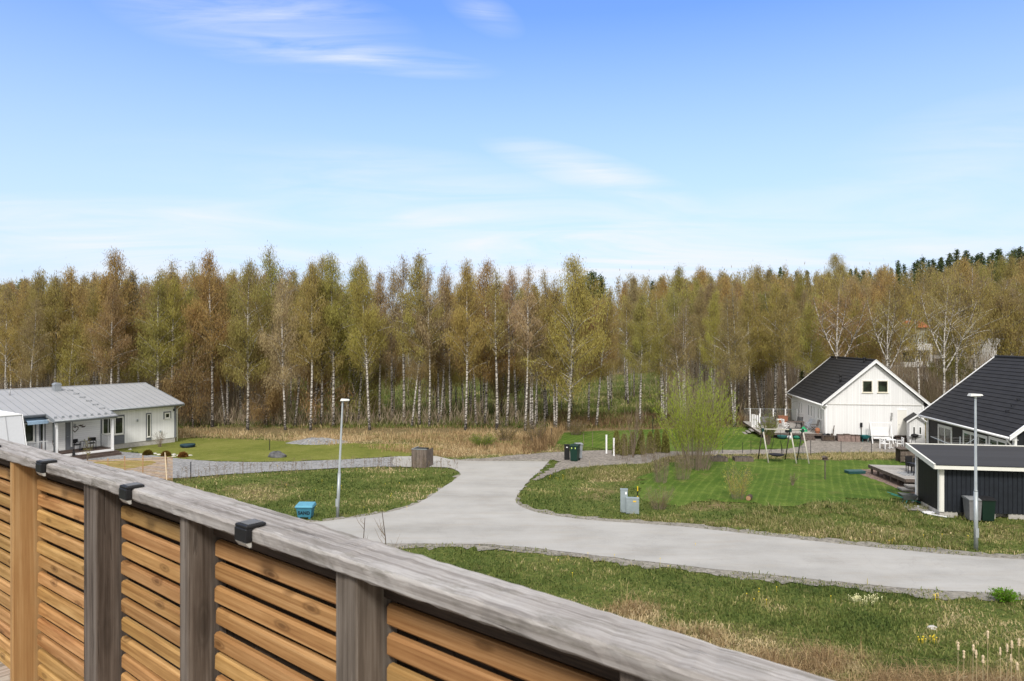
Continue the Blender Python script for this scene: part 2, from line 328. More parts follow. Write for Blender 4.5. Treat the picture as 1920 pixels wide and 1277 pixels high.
def road_mat():
    m = MT('pale_asphalt', .9, spec=.15); co = m.coord(); a_ = m.noise(m.coord((.12, .5, 1)), 1.2, 4, .6); b_ = m.noise(co, 30, 5, .85); c_ = m.noise(co, .45, 5, .6)
    f = m.math('ADD', m.math('MULTIPLY', b_, .34), m.math('MULTIPLY', a_, .36)); f = m.math('ADD', f, m.math('MULTIPLY', c_, .3))
    c = m.ramp(f, [(.36, (.28, .272, .255)), (.5, (.37, .36, .342)), (.64, (.43, .42, .40))])
    st = m.noise(m.coord((.25, 1.4, 1)), 1.0, 6, .7); c = m.mix(m.ramp(st, [(.50, (0, 0, 0)), (.68, (.5, .5, .5))]), c, (.34, .31, .27))
    v = m.n('ShaderNodeTexVoronoi', feature='DISTANCE_TO_EDGE'); v.inputs['Scale'].default_value = .13; v.inputs['Randomness'].default_value = 1
    wv = m.n('ShaderNodeVectorMath', operation='ADD'); nn = m.n('ShaderNodeTexNoise'); nn.inputs['Scale'].default_value = .6; nn.inputs['Detail'].default_value = 5; m.l(co, wv.inputs[0]); sc2 = m.n('ShaderNodeVectorMath', operation='SCALE'); sc2.inputs['Scale'].default_value = 3; m.l(co, nn.inputs['Vector']); m.l(nn.outputs['Color'], sc2.inputs[0]); m.l(sc2.outputs[0], wv.inputs[1]); m.l(wv.outputs[0], v.inputs['Vector'])
    ck = m.ramp(v.outputs['Distance'], [(.0, (.16, .16, .16)), (.005, (0, 0, 0))]); c = m.mix(ck, c, (.2, .19, .18))
    m.base(c); m.bump(b_, .01, .6); return m.m
ROAD = road_mat(); GRAV = gravel_mat('grey_gravel', (.26, .26, .265), 7, .03); GRAV2 = gravel_mat('brown_gravel', (.25, .225, .20), 7, .05); VERGE = gravel_mat('gravel_verge', (.27, .25, .215), 8, .06)
EARTH = gravel_mat('reddish_gravel_bed', (.22, .16, .13), 9)
def blade_mat(name, stops, tr=.25, nz=True):
    m = MT(name, .75, spec=.15); t = m.attr('tint'); c = m.ramp(t, stops); m.base(c)
    return m.trans(c, tr).m
GRASS = blade_mat('grass_blades', [(0, (.07, .105, .024)), (.35, (.155, .19, .048)), (.55, (.25, .245, .085)), (.72, (.41, .35, .165)), (1, (.62, .50, .30))])
STRAW = blade_mat('straw_blades', [(0, (.15, .095, .05)), (.4, (.32, .215, .11)), (.75, (.50, .36, .19)), (1, (.66, .52, .31))])
def crown_mat(name='crown_leaves', tr=.3):
    m = MT(name, .8, spec=.1); oi = m.n('ShaderNodeObjectInfo'); t = m.attr('tint')
    hv = m.n('ShaderNodeHueSaturation'); m.l(oi.outputs['Color'], hv.inputs['Color']); m.l(m.math('MULTIPLY_ADD', t, .70, .66), hv.inputs['Value']); m.l(m.math('MULTIPLY_ADD', t, .035, .483), hv.inputs['Hue'])
    c = hv.outputs[0]; m.base(c); return m.trans(c, tr).m
CROWN = crown_mat()
def bark():
    m = MT('birch_bark', .85, spec=.1); co = m.coord((1, 1, 1)); f1 = m.noise(m.coord((3, 3, 9)), 1.1, 5, .7); z = m.n('ShaderNodeSeparateXYZ'); m.l(co, z.inputs[0])
    low = m.ramp(m.math('MULTIPLY', z.outputs[2], .06), [(.0, (.35, .35, .35)), (.08, (.08, .08, .08)), (.75, (0, 0, 0)), (1, (.12, .12, .12))])
    k = m.math('SUBTRACT', f1, m.math('MULTIPLY', low, .5)); w = m.ramp(k, [(.40, (.045, .04, .035)), (.47, (.30, .27, .24)), (.54, (.62, .585, .54))]); m.base(w); return m.m
BARK = bark(); BARKD = plain('brown_bark', (.085, .062, .045), .9, var=.4); TWIG = plain('grey_twigs', (.20, .155, .115), .9, var=.3)

# ------------------------------------------------------------------ ground
def axis(lo, hi, a, b, step, far):
    v = list(np.arange(a, b+.01, step)); s = step; x = a
    while x > lo: s *= 1.35; x -= s; v.insert(0, x)
    s = step; x = b
    while x < hi: s *= 1.35; x += s; v.append(x)
    return np.array(v)
gx = axis(-1800, 1800, -110, 130, 1.25, 0); gy = axis(-1500, 3000, 12, 250, 1.25, 0)
XX, YY = np.meshgrid(gx, gy); ZZ = gz(XX, YY)-.03+.03*np.sin(XX*1.3)*np.cos(YY*1.1)
def pxy(X, Y): return 960+X/np.maximum(Y, 1)*FO, 638.5+HE/np.maximum(Y, 1)*FO
DRY = [(330, 900, 120, 30, .35), (480, 925, 90, 30, .55), (540, 910, 60, 20, .5), (700, 905, 60, 20, .2), (1320, 1205, 230, 45, .6), (1190, 1150, 80, 25, .6), (1450, 1245, 240, 45, .75), (1700, 1290, 400, 40, .6),
       (820, 842, 260, 16, 1.0), (620, 822, 120, 12, 1.0), (1010, 845, 80, 16, .8), (1150, 890, 70, 18, .7), (1300, 985, 320, 22, .55), (1120, 920, 60, 25, .45), (1330, 945, 90, 18, .5), (1600, 1000, 200, 20, .6),
       (1120, 860, 60, 14, .9), (1600, 856, 160, 7, .9), (1850, 1000, 120, 30, .45), (1000, 1060, 200, 25, .25), (1240, 870, 60, 25, .4)]
def dryness(X, Y):
    px, py = pxy(X, Y); d = np.zeros_like(px)+.18
    for cx, cy, rx, ry, k in DRY: d = np.maximum(d, k*S(1.35-np.sqrt(((px-cx)/rx)**2+((py-cy)/ry)**2)))
    band = S((Y-60)/4)*S((76-Y)/6)
    return np.maximum(d, band*.8)
def litter(X, Y):
    px, py = pxy(X, Y); f = S((Y-72)/8); clear = S((px-480)/90)*S((1420-px)/90)*S((Y-72)/6)*S((168-Y)/10)
    return f*(1-.95*clear)*.95
g = fast('ground', np.stack([XX.ravel(), YY.ravel(), ZZ.ravel()], 1),
         (lambda n, m: np.stack([(np.arange(n-1)[:, None]*m+np.arange(m-1)).ravel()+k for k in (0, 1, m+1, m)], 1))(len(gy), len(gx)),
         GROUND, {'dry': dryness(XX, YY).ravel(), 'litter': litter(XX, YY).ravel()}, smooth=True)
g['kind'] = 'structure'
RU = [(1920, 1050), (1700, 1033), (1500, 1012), (1300, 990), (1200, 982), (1100, 975), (1030, 966), (985, 955), (969, 944), (967, 934), (978, 918), (993, 900), (1010, 885), (1029, 866)]
RT = [(1029, 865.5), (940, 865), (862, 864)]; RD = [(842, 861), (815, 855.5), (780, 856), (740, 858)]
RL = [(742, 874), (800, 876), (838, 877), (856, 882), (863, 889), (853, 899), (830, 915), (800, 935), (768, 950), (720, 962), (640, 974), (560, 983), (420, 998), (200, 1018), (0, 1035)]
RB = [(0, 1085), (300, 1045), (560, 1022), (740, 1020), (900, 1021), (1000, 1028), (1100, 1040), (1300, 1063), (1500, 1084), (1700, 1103), (1920, 1116)]
far_r = [tuple(G(2300, 1135))[:2], tuple(G(2300, 1075))[:2]]
def offs(l, dy): return [(x, y+dy*((y-638)/400)**1.6) for x, y in l]
sheet('gravel_verge', PX([(x+ (4 if y<960 and x<1040 else 0), y) for x, y in offs(RU, -9)]+[(1040, 858), (1000, 858)]+offs(RD, -1.2)+offs(RL, -5)+offs(RB, 9))+[(far_r[0][0], far_r[0][1]-.9), (far_r[1][0], far_r[1][1]+.9)], .006, VERGE, .16, .35, 1)
road = sheet('road', PX(RU+RT+RD+RL+RB)+far_r, .016, ROAD, .025, .4, 2)
sheet('gravel_driveway', PX([(760, 856.5), (700, 859), (600, 863.5), (500, 866.5), (420, 865.5), (350, 861), (300, 856), (262, 850), (225, 847), (205, 842), (150, 845), (60, 852), (-40, 870), (-40, 920), (150, 908), (330, 897), (450, 888), (600, 879.5), (700, 875.5), (760, 873)]), .012, GRAV, .05, .5, 3)
sheet('garden_lawn', PX([(205, 841), (225, 846.5), (262, 849.5), (300, 855.5), (350, 860.5), (420, 865), (500, 866), (600, 863), (700, 858.5), (765, 855), (790, 849), (830, 840), (760, 833.5), (640, 831), (560, 828), (470, 824), (345, 821.5), (320, 828), (262, 835)]), .008, LAWN2, .14, .5, 4)
sheet('lawn_strip', PX([(150, 888), (250, 878), (292, 868), (270, 864), (150, 868)]), .018, LAWN2, .05, .5, 5)
sheet('lawn', PX([(1200, 905), (1235, 880), (1270, 862), (1330, 861), (1480, 861), (1560, 864), (1640, 862), (1720, 862), (1780, 880), (1760, 925), (1725, 945), (1700, 938), (1640, 937), (1540, 942), (1480, 948), (1400, 944), (1330, 936), (1260, 948), (1205, 940)]), .008, LAWN, .28, .4, 6)
sheet('far_lawn', PX([(1030, 818), (1080, 810), (1200, 806), (1300, 803), (1420, 801), (1500, 806), (1500, 838), (1430, 842), (1340, 845), (1200, 846), (1090, 838), (1040, 830)]), .008, LAWN, .10, .5, 7)
sheet('gravel_yard', PX([(1340, 844.5), (1420, 843.5), (1490, 840), (1520, 824), (1560, 820), (1720, 818), (1740, 850), (1700, 849), (1640, 848.5), (1560, 849), (1480, 851), (1340, 852)]), .013, GRAV2, .06, .5, 8)
sheet('gravel_track', PX([(880, 864.5), (940, 856), (1000, 851), (1080, 846), (1180, 844), (1240, 846), (1340, 848), (1340, 853), (1260, 856), (1215, 868), (1150, 872), (1100, 876), (1060, 880), (1020, 895), (1000, 899), (1040, 862)]), .010, GRAV2, .10, .4, 9)
sheet('gravel_bed', PX([(1600, 884), (1630, 880), (1700, 884), (1740, 905), (1735, 930), (1700, 922), (1655, 905)]), .014, EARTH, .05, .4, 10)
HEAP = MB(); c0 = G(592, 831); rr = random.Random(3)
V = [(c0.x, c0.y+.6, .38)]; F = []
for k, (r_, z_) in enumerate(((.35, .31), (.7, .13), (1.02, -.02))):
    for i in range(40): t = 2*math.pi*i/40; V.append((c0.x+math.cos(t)*2.7*r_*(1+rr.uniform(-.05, .05)), c0.y+.6+math.sin(t)*1.6*r_, z_+rr.uniform(-.06, .06)))
for i in range(40):
    j = (i+1) % 40; F.append((0, 1+i, 1+j)); F += [(1+40*k+i, 41+40*k+i, 41+40*k+j, 1+40*k+j) for k in (0, 1)]
tag(HEAP.add(V, F).build('gravel_heap', GRAV, smooth=True), 'low heap of grey gravel at the back edge of the left lawn', 'gravel heap')
STRAWM = plain('dry_stem', (.42, .33, .2), .9); FLUFF = plain('seed_fluff', (.60, .47, .32), .95, var=.3, scale=30)
# ------------------------------------------------------------------ buildings
FOOT = []
def rect(m, u, n, o, a0, a1, z0, z1, t0, t1):   # box on a wall: a along u, t outward along n
    u = Vector((*u, 0)); n = Vector((*n, 0)); o = Vector(o)
    return m.obox(o+u*a0+n*t0+Vector((0, 0, z0)), u*(a1-a0), n*(t1-t0), (0, 0, z1-z0))
def window(root, u, n, o, a0, a1, z0, z1, fw=.07, mull=0, frame=None, casing=0, cmat=None, sill=True, out_=.03, name='window'):
    if a0 > a1: a0, a1 = a1, a0
    fr = MB(); e0 = out_
    for x0, x1, y0, y1 in ((a0, a0+fw, z0, z1), (a1-fw, a1, z0, z1), (a0+fw, a1-fw, z0, z0+fw), (a0+fw, a1-fw, z1-fw, z1)): rect(fr, u, n, o, x0, x1, y0, y1, -.05, e0)
    for i in range(mull): c = a0+(a1-a0)*(i+1)/(mull+1); rect(fr, u, n, o, c-fw*.7, c+fw*.7, z0+fw, z1-fw, -.05, e0)
    w = fr.build(name, frame or TRIM, root); g_ = MB(); rect(g_, u, n, o, a0+fw*.8, a1-fw*.8, z0+fw*.8, z1-fw*.8, -.04, .006); g_.build('pane', GLASS, w)
    if sill: s_ = MB(); rect(s_, u, n, o, a0-.04, a1+.04, z0-.05, z0-.002, .0, e0+.05); s_.build('sill', frame or TRIM, w)
    if casing:
        c = MB(); k = casing
        for x0, x1, y0, y1 in ((a0-k, a0-.002, z0-k, z1+k), (a1+.002, a1+k, z0-k, z1+k), (a0, a1, z1+.002, z1+k)): rect(c, u, n, o, x0, x1, y0, y1, .0, e0*.7)
        c.build('casing', cmat or TRIM, w)
    return w
def pipe(root, pts, r=.04, m=None, name='downpipe'): return MB().tube(pts, r, 8).build(name, m or WHITE, root, True)
def tiled(root, x0, x1, ridge, eave, m, name='roof_tiles', pitch=.36, th=.05):   # ridge/eave: (coord across, z); along x or y handled by caller
    r = MB(); dx = eave[0]-ridge[0]; dz = eave[1]-ridge[1]; ln = math.hypot(dx, dz); n = int(ln/pitch)
    return dx/ln, dz/ln, n, ln/n
def gable_roof(root, W, y0, y1, xc, half, zr, ze, m, bargew=.24, barge=None):
    """ridge along local y; two slopes of overlapping tile courses, barge boards, fascia"""
    b = MB()
    for s in (-1, 1):
        dx = s*half; dz = ze-zr; ln = math.hypot(dx, dz); ux, uz = dx/ln, dz/ln; nx, nz = -uz*s*1.0, abs(ux); nx = -uz if s > 0 else uz; nz = abs(ux); n = int(ln/.36); st = ln/n
        for i in range(n):
            a_ = i*st; p0 = (xc+ux*a_, zr+uz*a_); p1 = (xc+ux*(a_+st+.03), zr+uz*(a_+st+.03)); t0, t1 = .0, .035
            q = [(p0[0]+nx*t0, p0[1]+nz*t0), (p1[0]+nx*t1, p1[1]+nz*t1), (p1[0]+nx*(t1-.05), p1[1]+nz*(t1-.05)), (p0[0]-nx*.05, p0[1]-nz*.05)]
            b.prism([(x, y0, z) for x, z in q], (0, y1-y0, 0))
    b.tube([(xc, y0, zr+.03), (xc, y1, zr+.03)], .10, 8)
    rf = b.build('roof', m, root)
    for yy in (y0-.03, y1):
        f = MB()
        for s in (-1, 1):
            dx = s*half; dz = ze-zr
            P = [(xc, yy, zr+.07), (xc+dx*1.01, yy, zr+dz*1.01+.07), (xc+dx*1.01, yy, zr+dz*1.01-bargew+.07), (xc, yy, zr-bargew*1.15+.07)]; f.prism(P, (0, .03, 0))
            P = [(xc, yy-.04, zr+.10), (xc+dx*1.01, yy-.04, zr+dz*1.01+.10), (xc+dx*1.01, yy-.04, zr+dz*1.01+.05), (xc, yy-.04, zr+.05)]; f.prism(P, (0, .11, 0))
        f.build('barge_boards', barge or WHITE, root)
    e_ = MB()
    for s in (-1, 1): x = xc+s*half; e_.box(x-.02, x+.02, y0, y1, ze-.20, ze-.03); e_.box(min(x, x-s*.45), max(x, x-s*.45), y0+.05, y1-.05, ze-.21, ze-.19)
    e_.build('eaves_boards', barge or WHITE, root); return rf
# ---- white house ----
A1 = math.atan2(-.162, .987); WO = (28.3, 61.6); W = Frame(WO, A1)
wh = thing('white_house', 'white wooden house with dark tiled gable roof and two square attic windows', 'house', (*WO, 0), A1)
x1 = W.hy(1731.6, 800).x; ph = x1/2; ye = 12.4; z0 = .45
zt = 3.2; zr = W.hy(1642.4, 676, -.3).z; ze = W.hy(1540.7, 757, -.3).z; half = (W.hy(1744.6, 757, -.3).x-W.hy(1540.7, 757, -.3).x)/2; xc = W.hy(1642.4, 676, -.3).x
FOOT.append([tuple(W.wor(p))[:2] for p in ((-.1, -.1, 0), (x1+.1, -.1, 0), (x1+.1, ye, 0), (-.1, ye, 0))])
m = MB(); m.prism([(0, 0, z0), (x1, 0, z0), (x1, 0, 3.3), (0, 0, 3.3)], (0, .15, 0)); m.build('wall', WB_V, wh)
m = MB(); zk = zr-.22; sl_ = (zr-ze)/half; m.prism([(.0, -.03, 3.3), (x1, -.03, 3.3), (x1, -.03, max(3.32, zk-(x1-xc)*sl_)), (xc, -.03, zk), (.0, -.03, max(3.32, zk-xc*sl_))], (0, .15, 0)); m.build('gable', WB_V, wh)
m = MB(); m.box(-.0, x1, -.055, -.03, 3.24, 3.32); m.build('trim', plain('pale_grey_trim', (.66, .65, .62), .6), wh)  # trim board in a slightly darker tone than the wall boards
m = MB(); m.box(0, .15, .151, ye, z0, 3.3); m.build('side_wall', WB_VY, wh); m = MB(); m.box(x1-.15, x1, .151, ye, z0, 3.3); m.box(.15, x1-.15, ye-.15, ye, z0, 3.3); m.prism([(.15, ye-.13, 3.3), (x1-.15, ye-.13, 3.3), (xc, ye-.13, zk)], (0, .12, 0)); m.build('rear_wall', WB_VY, wh)
m = MB(); m.box(.05, x1-.05, .05, ye-.05, -.05, z0); m.build('foundation', plain('dark_foundation', (.10, .095, .09), .9), wh)
m = MB(); m.box(-.03, .12, -.055, -.031, z0, 3.24); m.box(-.035, -.002, -.03, .12, z0, 3.24); m.box(x1-.12, x1+.03, -.055, -.031, z0, 3.24); m.build('corner_boards', WHITE, wh)
gable_roof(wh, W, -.35, ye+.5, xc, half, zr, ze, TILE)
U, NF = (1, 0), (0, -1)
for a_, b_ in ((1616.6, 1636), (1645, 1665)): p, q = W.hy(a_, 713.3, -.03), W.hy(b_, 736.3, -.03); window(wh, U, NF, (0, -.03, 0), p.x, q.x, q.z, p.z, .07, 0, plain('cream_frame%d' % a_, (.70, .66, .55), .5), .06, WHITE)
p, q = W.hy(1682.2, 768.7), W.hy(1699.6, 816); m = MB(); m.box(p.x, q.x, -.04, .02, q.z, p.z); d = m.build('door', plain('cream_door', (.80, .78, .72), .45, var=.02), wh)
m = MB(); m.box(p.x-.06, p.x, -.06, 0, q.z, p.z); m.box(q.x, q.x+.06, -.06, 0, q.z, p.z); m.box(p.x-.06, q.x+.06, -.06, 0, p.z, p.z+.06); m.build('door_frame', WHITE, d); MB().tube([(p.x+.08, -.09, 1.55), (p.x+.22, -.09, 1.55)], .014, 6).build('handle', BRASS, d)
m = MB()
for k in range(3): m.box(p.x-.25, q.x+.25, -.32*(k+1), -.32*k-.06 if k == 0 else -.32*k, q.z-.08-.17*(k+1)+.13, q.z-.17*k-.03); m.box(p.x-.25, q.x+.25, -.32*(k+1)-.02, -.06-.32*k, 0, .1) if k == 2 else None
m.build('steps', PORCHW, wh)
SU, SN = (0, 1), (-1, 0)
for zx, zx2, ty, by in [(985, 1000, 125, 322), (1030, 1045, 138, 318), (1147, 1165, 168, 360), (1193, 1210, 184, 376), (1245, 1258, 202, 407), (1311, 1327, 222, 418), (1357, 1375, 238, 430)]:
    p, q = W.hx(1390+zx/9.12, 740+ty/9.12, 0), W.hx(1390+zx2/9.12, 740+by/9.12, 0); window(wh, SU, SN, (0, 0, 0), q.y, p.y, q.z, p.z, .05, 0, WHITE, .05, WHITE)
pipe(wh, [(xc-half-.06, ye+.3, ze-.2), (xc-half-.06, ye+.3, ze-.32), (-.06, ye-.1, ze-.65), (-.06, ye-.1, .2)]); pipe(wh, [(xc-half-.06, -.2, ze-.2), (xc-half-.02, -.12, ze-.42), (-.08, .02, ze-.6), (-.08, .02, .15)])
MB().tube([(xc-half-.07, -.3, ze-.12), (xc-half-.07, ye+.45, ze-.12)], .07, 8).build('gutter', WHITE, wh, True)
q = W.hx(1576, 717, xc-1.6)
for px, py, dx, hh in ((1576, 722, .5, .55), (1620.5, 683, .0, .3)):
    kx = xc-half*.53 if dx else xc-.25; zz = zr-(xc-kx)*sl_; yy = W.hx(px, py, kx).y; m = MB(); m.tube([(kx, yy, zz-.1), (kx, yy, zz+hh)], .09, 8); m.lathe((kx, yy, zz+hh), [(.14, 0), (.15, .08), (.05, .16)], 8); m.build('vent', BLACK, wh, True)
# wall lamps by the door, a small ladder hook
for k, (px, py) in enumerate([(1672.3, 777.5), (1671.5, 784)]): p = W.hy(px, py, -.1); m = MB(); m.box(p.x-.06, p.x+.06, -.14, -.0, p.z-.16, p.z+.16); m.build('wall_lamp', plain('lamp_grey%d' % k, (.35, .35, .34), .5), wh)
# ---- black house ----
BO = (AT(1724, 53.8).x, 53.8); B = Frame(BO, A1)   # far left eave corner
bh = thing('black_house', 'black wooden house with large dark tiled roof and white framed windows, right edge', 'house', (*BO, 0), A1)
ze = ZP(776.5, 53.8); zr = 7.74; half = 5.45; xc = half; yn = B.loc(Vector((AT(1896, 41.1).x, 41.1, 0))).y; ov = .42
gable_roof(bh, B, yn, 0, xc, half, zr, ze, TILE, .26)
wx0, wx1, wy0, wy1 = ov, 2*half-ov, yn+.45, -.45; zk = zr-.25; sl_ = (zr-ze)/half; z0 = .4
FOOT.append([tuple(B.wor(p))[:2] for p in ((wx0, wy0, 0), (wx1, wy0, 0), (wx1, wy1, 0), (wx0, wy1, 0))])
zl = zk-(xc-wx0)*sl_
m = MB(); m.box(wx0, wx0+.15, wy0+.151, wy1, z0, zl); m.build('side_wall', BK_Y, bh)
m = MB(); m.prism([(wx0, wy0, z0), (wx1, wy0, z0), (wx1, wy0, zl), (xc, wy0, zk), (wx0, wy0, zl)], (0, .15, 0)); m.prism([(wx0+.15, wy1-.15, z0), (wx1, wy1-.15, z0), (wx1, wy1-.15, zl), (xc, wy1-.15, zk), (wx0+.15, wy1-.15, zl)], (0, .13, 0)); m.box(wx1-.15, wx1-.002, wy0+.15, wy1-.15, z0, zl); m.build('wall', BK_X, bh)
m = MB(); m.box(wx0+.05, wx1-.05, wy0+.05, wy1-.05, -.05, z0); m.build('foundation', CONC, bh)
m = MB(); m.box(wx0-.03, wx0-.002, wy1-.16, wy1+.02, z0, zl-.02); m.box(wx0-.03, wx0+.14, wy0-.03, wy0-.002, z0, zl-.1); m.box(wx0-.03, wx0-.002, wy0-.002, wy0+.14, z0, zl-.02); m.build('corner_boards', WHITE, bh)
def bpx(zx, zy): return B.hx(1600+zx/3.04, 640+zy/3.04, wx0)
for x_, x2, ty, ty2, hh, ml in [(486, 560, 480, 497, 1.35, 1), (629, 760, 515, 548, 1.25, 2), (777, 872, 550, 573, 1.25, 1)]:
    p, q = bpx(x_, ty), bpx(x2, ty2); zt_ = (p.z+q.z)/2; window(bh, SU, SN, (wx0, 0, 0), q.y, p.y, zt_-hh-(.9 if x_ == 486 else 0), zt_, .09, ml, TRIM, .1, TRIM)
MB().tube([(-.07, yn+.05, ze-.10), (-.07, -.05, ze-.10)], .075, 8).build('gutter', WHITE, bh, True)
pipe(bh, [(-.07, -.3, ze-.15), (-.02, -.32, ze-.35), (wx0-.08, wy1+.02, ze-.6), (wx0-.08, wy1+.02, .1)], .05); pipe(bh, [(-.07, yn+.25, ze-.15), (.0, yn+.28, ze-.35), (wx0-.1, wy0+.1, ze-.62), (wx0-.1, wy0+.1, .1)], .05)
for px, py in ((1886.5, 697), ): pass
for zx, zy in ((945, 436), (912, 460), (880, 485)):
    kx = xc-half*(.50 if zx > 930 else .36+.0), ; kx = half*(.42 if zx == 945 else .34 if zx == 912 else .26); zz = ze+kx*sl_; c = B.loc(Vector((0, 0, HE))); d_ = B.hx(1600+zx/3.04, 640+zy/3.04, kx); yy = d_.y
    m = MB(); m.box(kx-.16, kx+.16, yy-.03, yy+.03, zz+.09, zz+.13); m.box(kx-.14, kx-.10, yy-.03, yy+.03, zz-.05, zz+.1); m.box(kx+.10, kx+.14, yy-.03, yy+.03, zz-.02, zz+.1); m.build('roof_step', DARKM, bh)
# ---- small white shed between the two houses ----
SA = R(-24); SO = (AT(1705, 58.4).x, 58.4); Q = Frame(SO, SA)
sh = thing('white_garden_shed', 'little white shed with black gable roof wedged between the white and black houses', 'shed', (*SO, 0), SA)
w_ = 1.15; zr2 = ZP(777.5, 58.2); ew = zr2-.50; m = MB(); m.prism([(0, 0, 0), (w_, 0, 0), (w_, 0, ew), (w_*.5, 0, zr2-.08), (0, 0, ew)], (0, 2.0, 0)); m.build('wall', WB_V, sh)
m = MB(); hx_ = w_/2+.22; dz_ = .62; m.prism([(w_/2, -.2, zr2), (w_/2+hx_, -.2, zr2-dz_), (w_/2+hx_, -.2, zr2-dz_-.07), (w_/2, -.2, zr2-.07), (w_/2-hx_, -.2, zr2-dz_-.07), (w_/2-hx_, -.2, zr2-dz_)], (0, 2.5, 0)); m.build('roof', TILE, sh)
m = MB(); m.prism([(w_/2, -.23, zr2+.03), (w_/2+hx_, -.23, zr2-dz_+.03), (w_/2+hx_, -.23, zr2-dz_-.12), (w_/2, -.23, zr2-.12), (w_/2-hx_, -.23, zr2-dz_-.12), (w_/2-hx_, -.23, zr2-dz_+.03)], (0, .028, 0)); m.build('barge_boards', WHITE, sh)
for a_, b_ in ((.26, .44), (.72, .90)): window(sh, U, NF, (0, 0, 0), a_, b_, 1.0, 1.65, .035, 0, WHITE, 0)
FOOT.append([tuple(Q.wor(p))[:2] for p in ((0, 0, 0), (w_, 0, 0), (w_, 2, 0), (0, 2, 0))])
# ---- dark outbuilding at the right ----
DO = (G(1762, 968).x, G(1762, 968).y); D = Frame(DO, A1)
ob = thing('black_shed', 'low black board shed with flat felt roof and cream fascia behind the right street lamp', 'shed', (*DO, 0), A1)
LX, LY = 8.0, 2.75; z0 = .26; zf = ZP(871, 34.9); zb = zf+.42; ztop = zf-.1
FOOT.append([tuple(D.wor(p))[:2] for p in ((0, 0, 0), (LX, 0, 0), (LX, LY, 0), (0, LY, 0))])
m = MB(); m.box(.0, LX, 0, .12, z0, zf); r_ = random.Random(2); x = .16
fr = MB(); fr.box(0, LX, 0, .12, z0, zf); fr.build('wall', plain('blue_black_paint', (.010, .012, .018), .7, var=.2, scale=2), ob)
b = MB()
while x < LX-.1: b.box(x, x+.165, -.024, -.001, z0-.02+r_.uniform(0, .015), zf); x += .215
b.build('cover_boards', plain('blue_black_boards', (.013, .0165, .023), .65, var=.25, scale=3), ob)
m = MB(); m.prism([(0, .121, z0), (0, LY, z0), (0, LY, zb), (0, .121, zf)], (.12, 0, 0)); m.build('side_wall', BK_Y, ob); m = MB(); m.box(.12, LX, LY-.12, LY-.001, z0, zb-.02); m.build('rear_wall', BK_X, ob)
m = MB(); m.box(-.02, .19, -.05, -.0245, z0-.02, zf); m.box(-.045, -.002, -.05, .14, z0-.02, zf); m.box(-.045, -.002, LY-.14, LY+.02, z0-.02, zb-.02); m.build('corner_boards', TRIM, ob)
m = MB(); xx = -.01
for k, x in enumerate((0, 1.9, 3.2, 4.7, 6.4)): m.box(x+.0, x+(.85 if k != 1 else .7), .02, .2, -.05, z0-.0015)
m.box(-.0, .2, .2, LY, -.05, z0-.0015); m.box(.2, LX, .4, LY, -.05, z0-.1); m.build('foundation', CONC, ob)
ro = MB(); sl2 = (zb-zf)/(LY+.0); ya, yb = -.42, LY+.38; za = zf+ya*sl2+.09; zbb = zf+yb*sl2+.09
ro.prism([(-.42, ya, za), (-.42, yb, zbb), (-.42, yb, zbb-.08), (-.42, ya, za-.08)], (LX+.8, 0, 0)); ro.build('roof', FELT, ob)
m = MB(); m.prism([(-.45, ya, za+.035), (-.45, yb, zbb+.035), (-.45, yb, zbb-.2), (-.45, ya, za-.2)], (.028, 0, 0)); m.prism([(-.47, ya-.02, za+.06), (-.47, yb, zbb+.06), (-.47, yb, zbb+.036), (-.47, ya-.02, za+.036)], (.10, 0, 0))
m.box(-.421, LX+.3, ya-.03, ya-.002, za-.2, za+.01); m.box(-.421, LX+.3, yb+.002, yb+.03, zbb-.2, zbb+.05); m.build('fascia', TRIM, ob)
m = MB(); m.box(-.36, LX, ya-.05, ya-.031, za-.005, za+.03); m.build('drip_edge', DARKM, ob)
m = MB(); m.tube([(-.08, LY-.06, zb-.3), (-.08, LY-.06, .35), (-.14, LY-.1, .16), (-.32, LY-.2, .10)], .045, 8); m.build('downpipe', WHITE, ob, True)
# ---- bungalow ----
A2 = math.atan2(.803, .596); CO = (-29.8, 60.5); C = Frame(CO, A2)        # x along the ridge to the right end, y into the house
bg_ = thing('white_bungalow', 'long white bungalow with pale grey sheet metal roof and covered porch, at the left edge', 'house', (*CO, 0), A2)
XL = -27; ZF = .42; ZW = 3.42
RID = (6.2, 5.0); sl3 = .222
def rz(y): return 5.0-sl3*(RID[0]-y)       # roof level over local y (front negative)
FOOT.append([tuple(C.wor(p))[:2] for p in ((XL, 0, 0), (0, 0, 0), (0, 11, 0), (XL, 11, 0))]); FOOT.append([tuple(C.wor(p))[:2] for p in ((-10.6, -3.4, 0), (-5.6, -3.4, 0), (-5.6, 0, 0), (-10.6, 0, 0))])
m = MB(); m.prism([(-5.7, 0, ZF), (0, 0, ZF), (0, 0, ZW), (-5.7, 0, ZW)], (0, .15, 0)); m.build('wall', WB_V, bg_)
m = MB(); m.prism([(XL, 0, ZF), (-5.7, 0, ZF), (-5.7, 0, ZW), (XL, 0, ZW)], (0, .15, 0)); m.build('porch_wall', WB_H, bg_)
m = MB(); m.prism([(-.15, .151, ZF), (-.15, 11, ZF), (-.15, 11, rz(11-2*(11-6.2))-.15 if 0 else 3.7), (-.15, 6.2, 4.85), (-.15, .151, ZW)], (.15, 0, 0)); m.box(XL, -.15, 10.85, 11, ZF, 3.7); m.build('end_wall', WB_VY, bg_)
m = MB(); m.box(XL, -.04, .04, 10.9, -.1, ZF-.001); m.build('foundation', CONC, bg_)
m = MB(); m.box(-.02, .03, -.03, .15, ZF, ZW+.1); m.box(-.14, -.02, -.03, -.001, ZF, ZW+.1); m.build('corner_boards', GREYP, bg_)
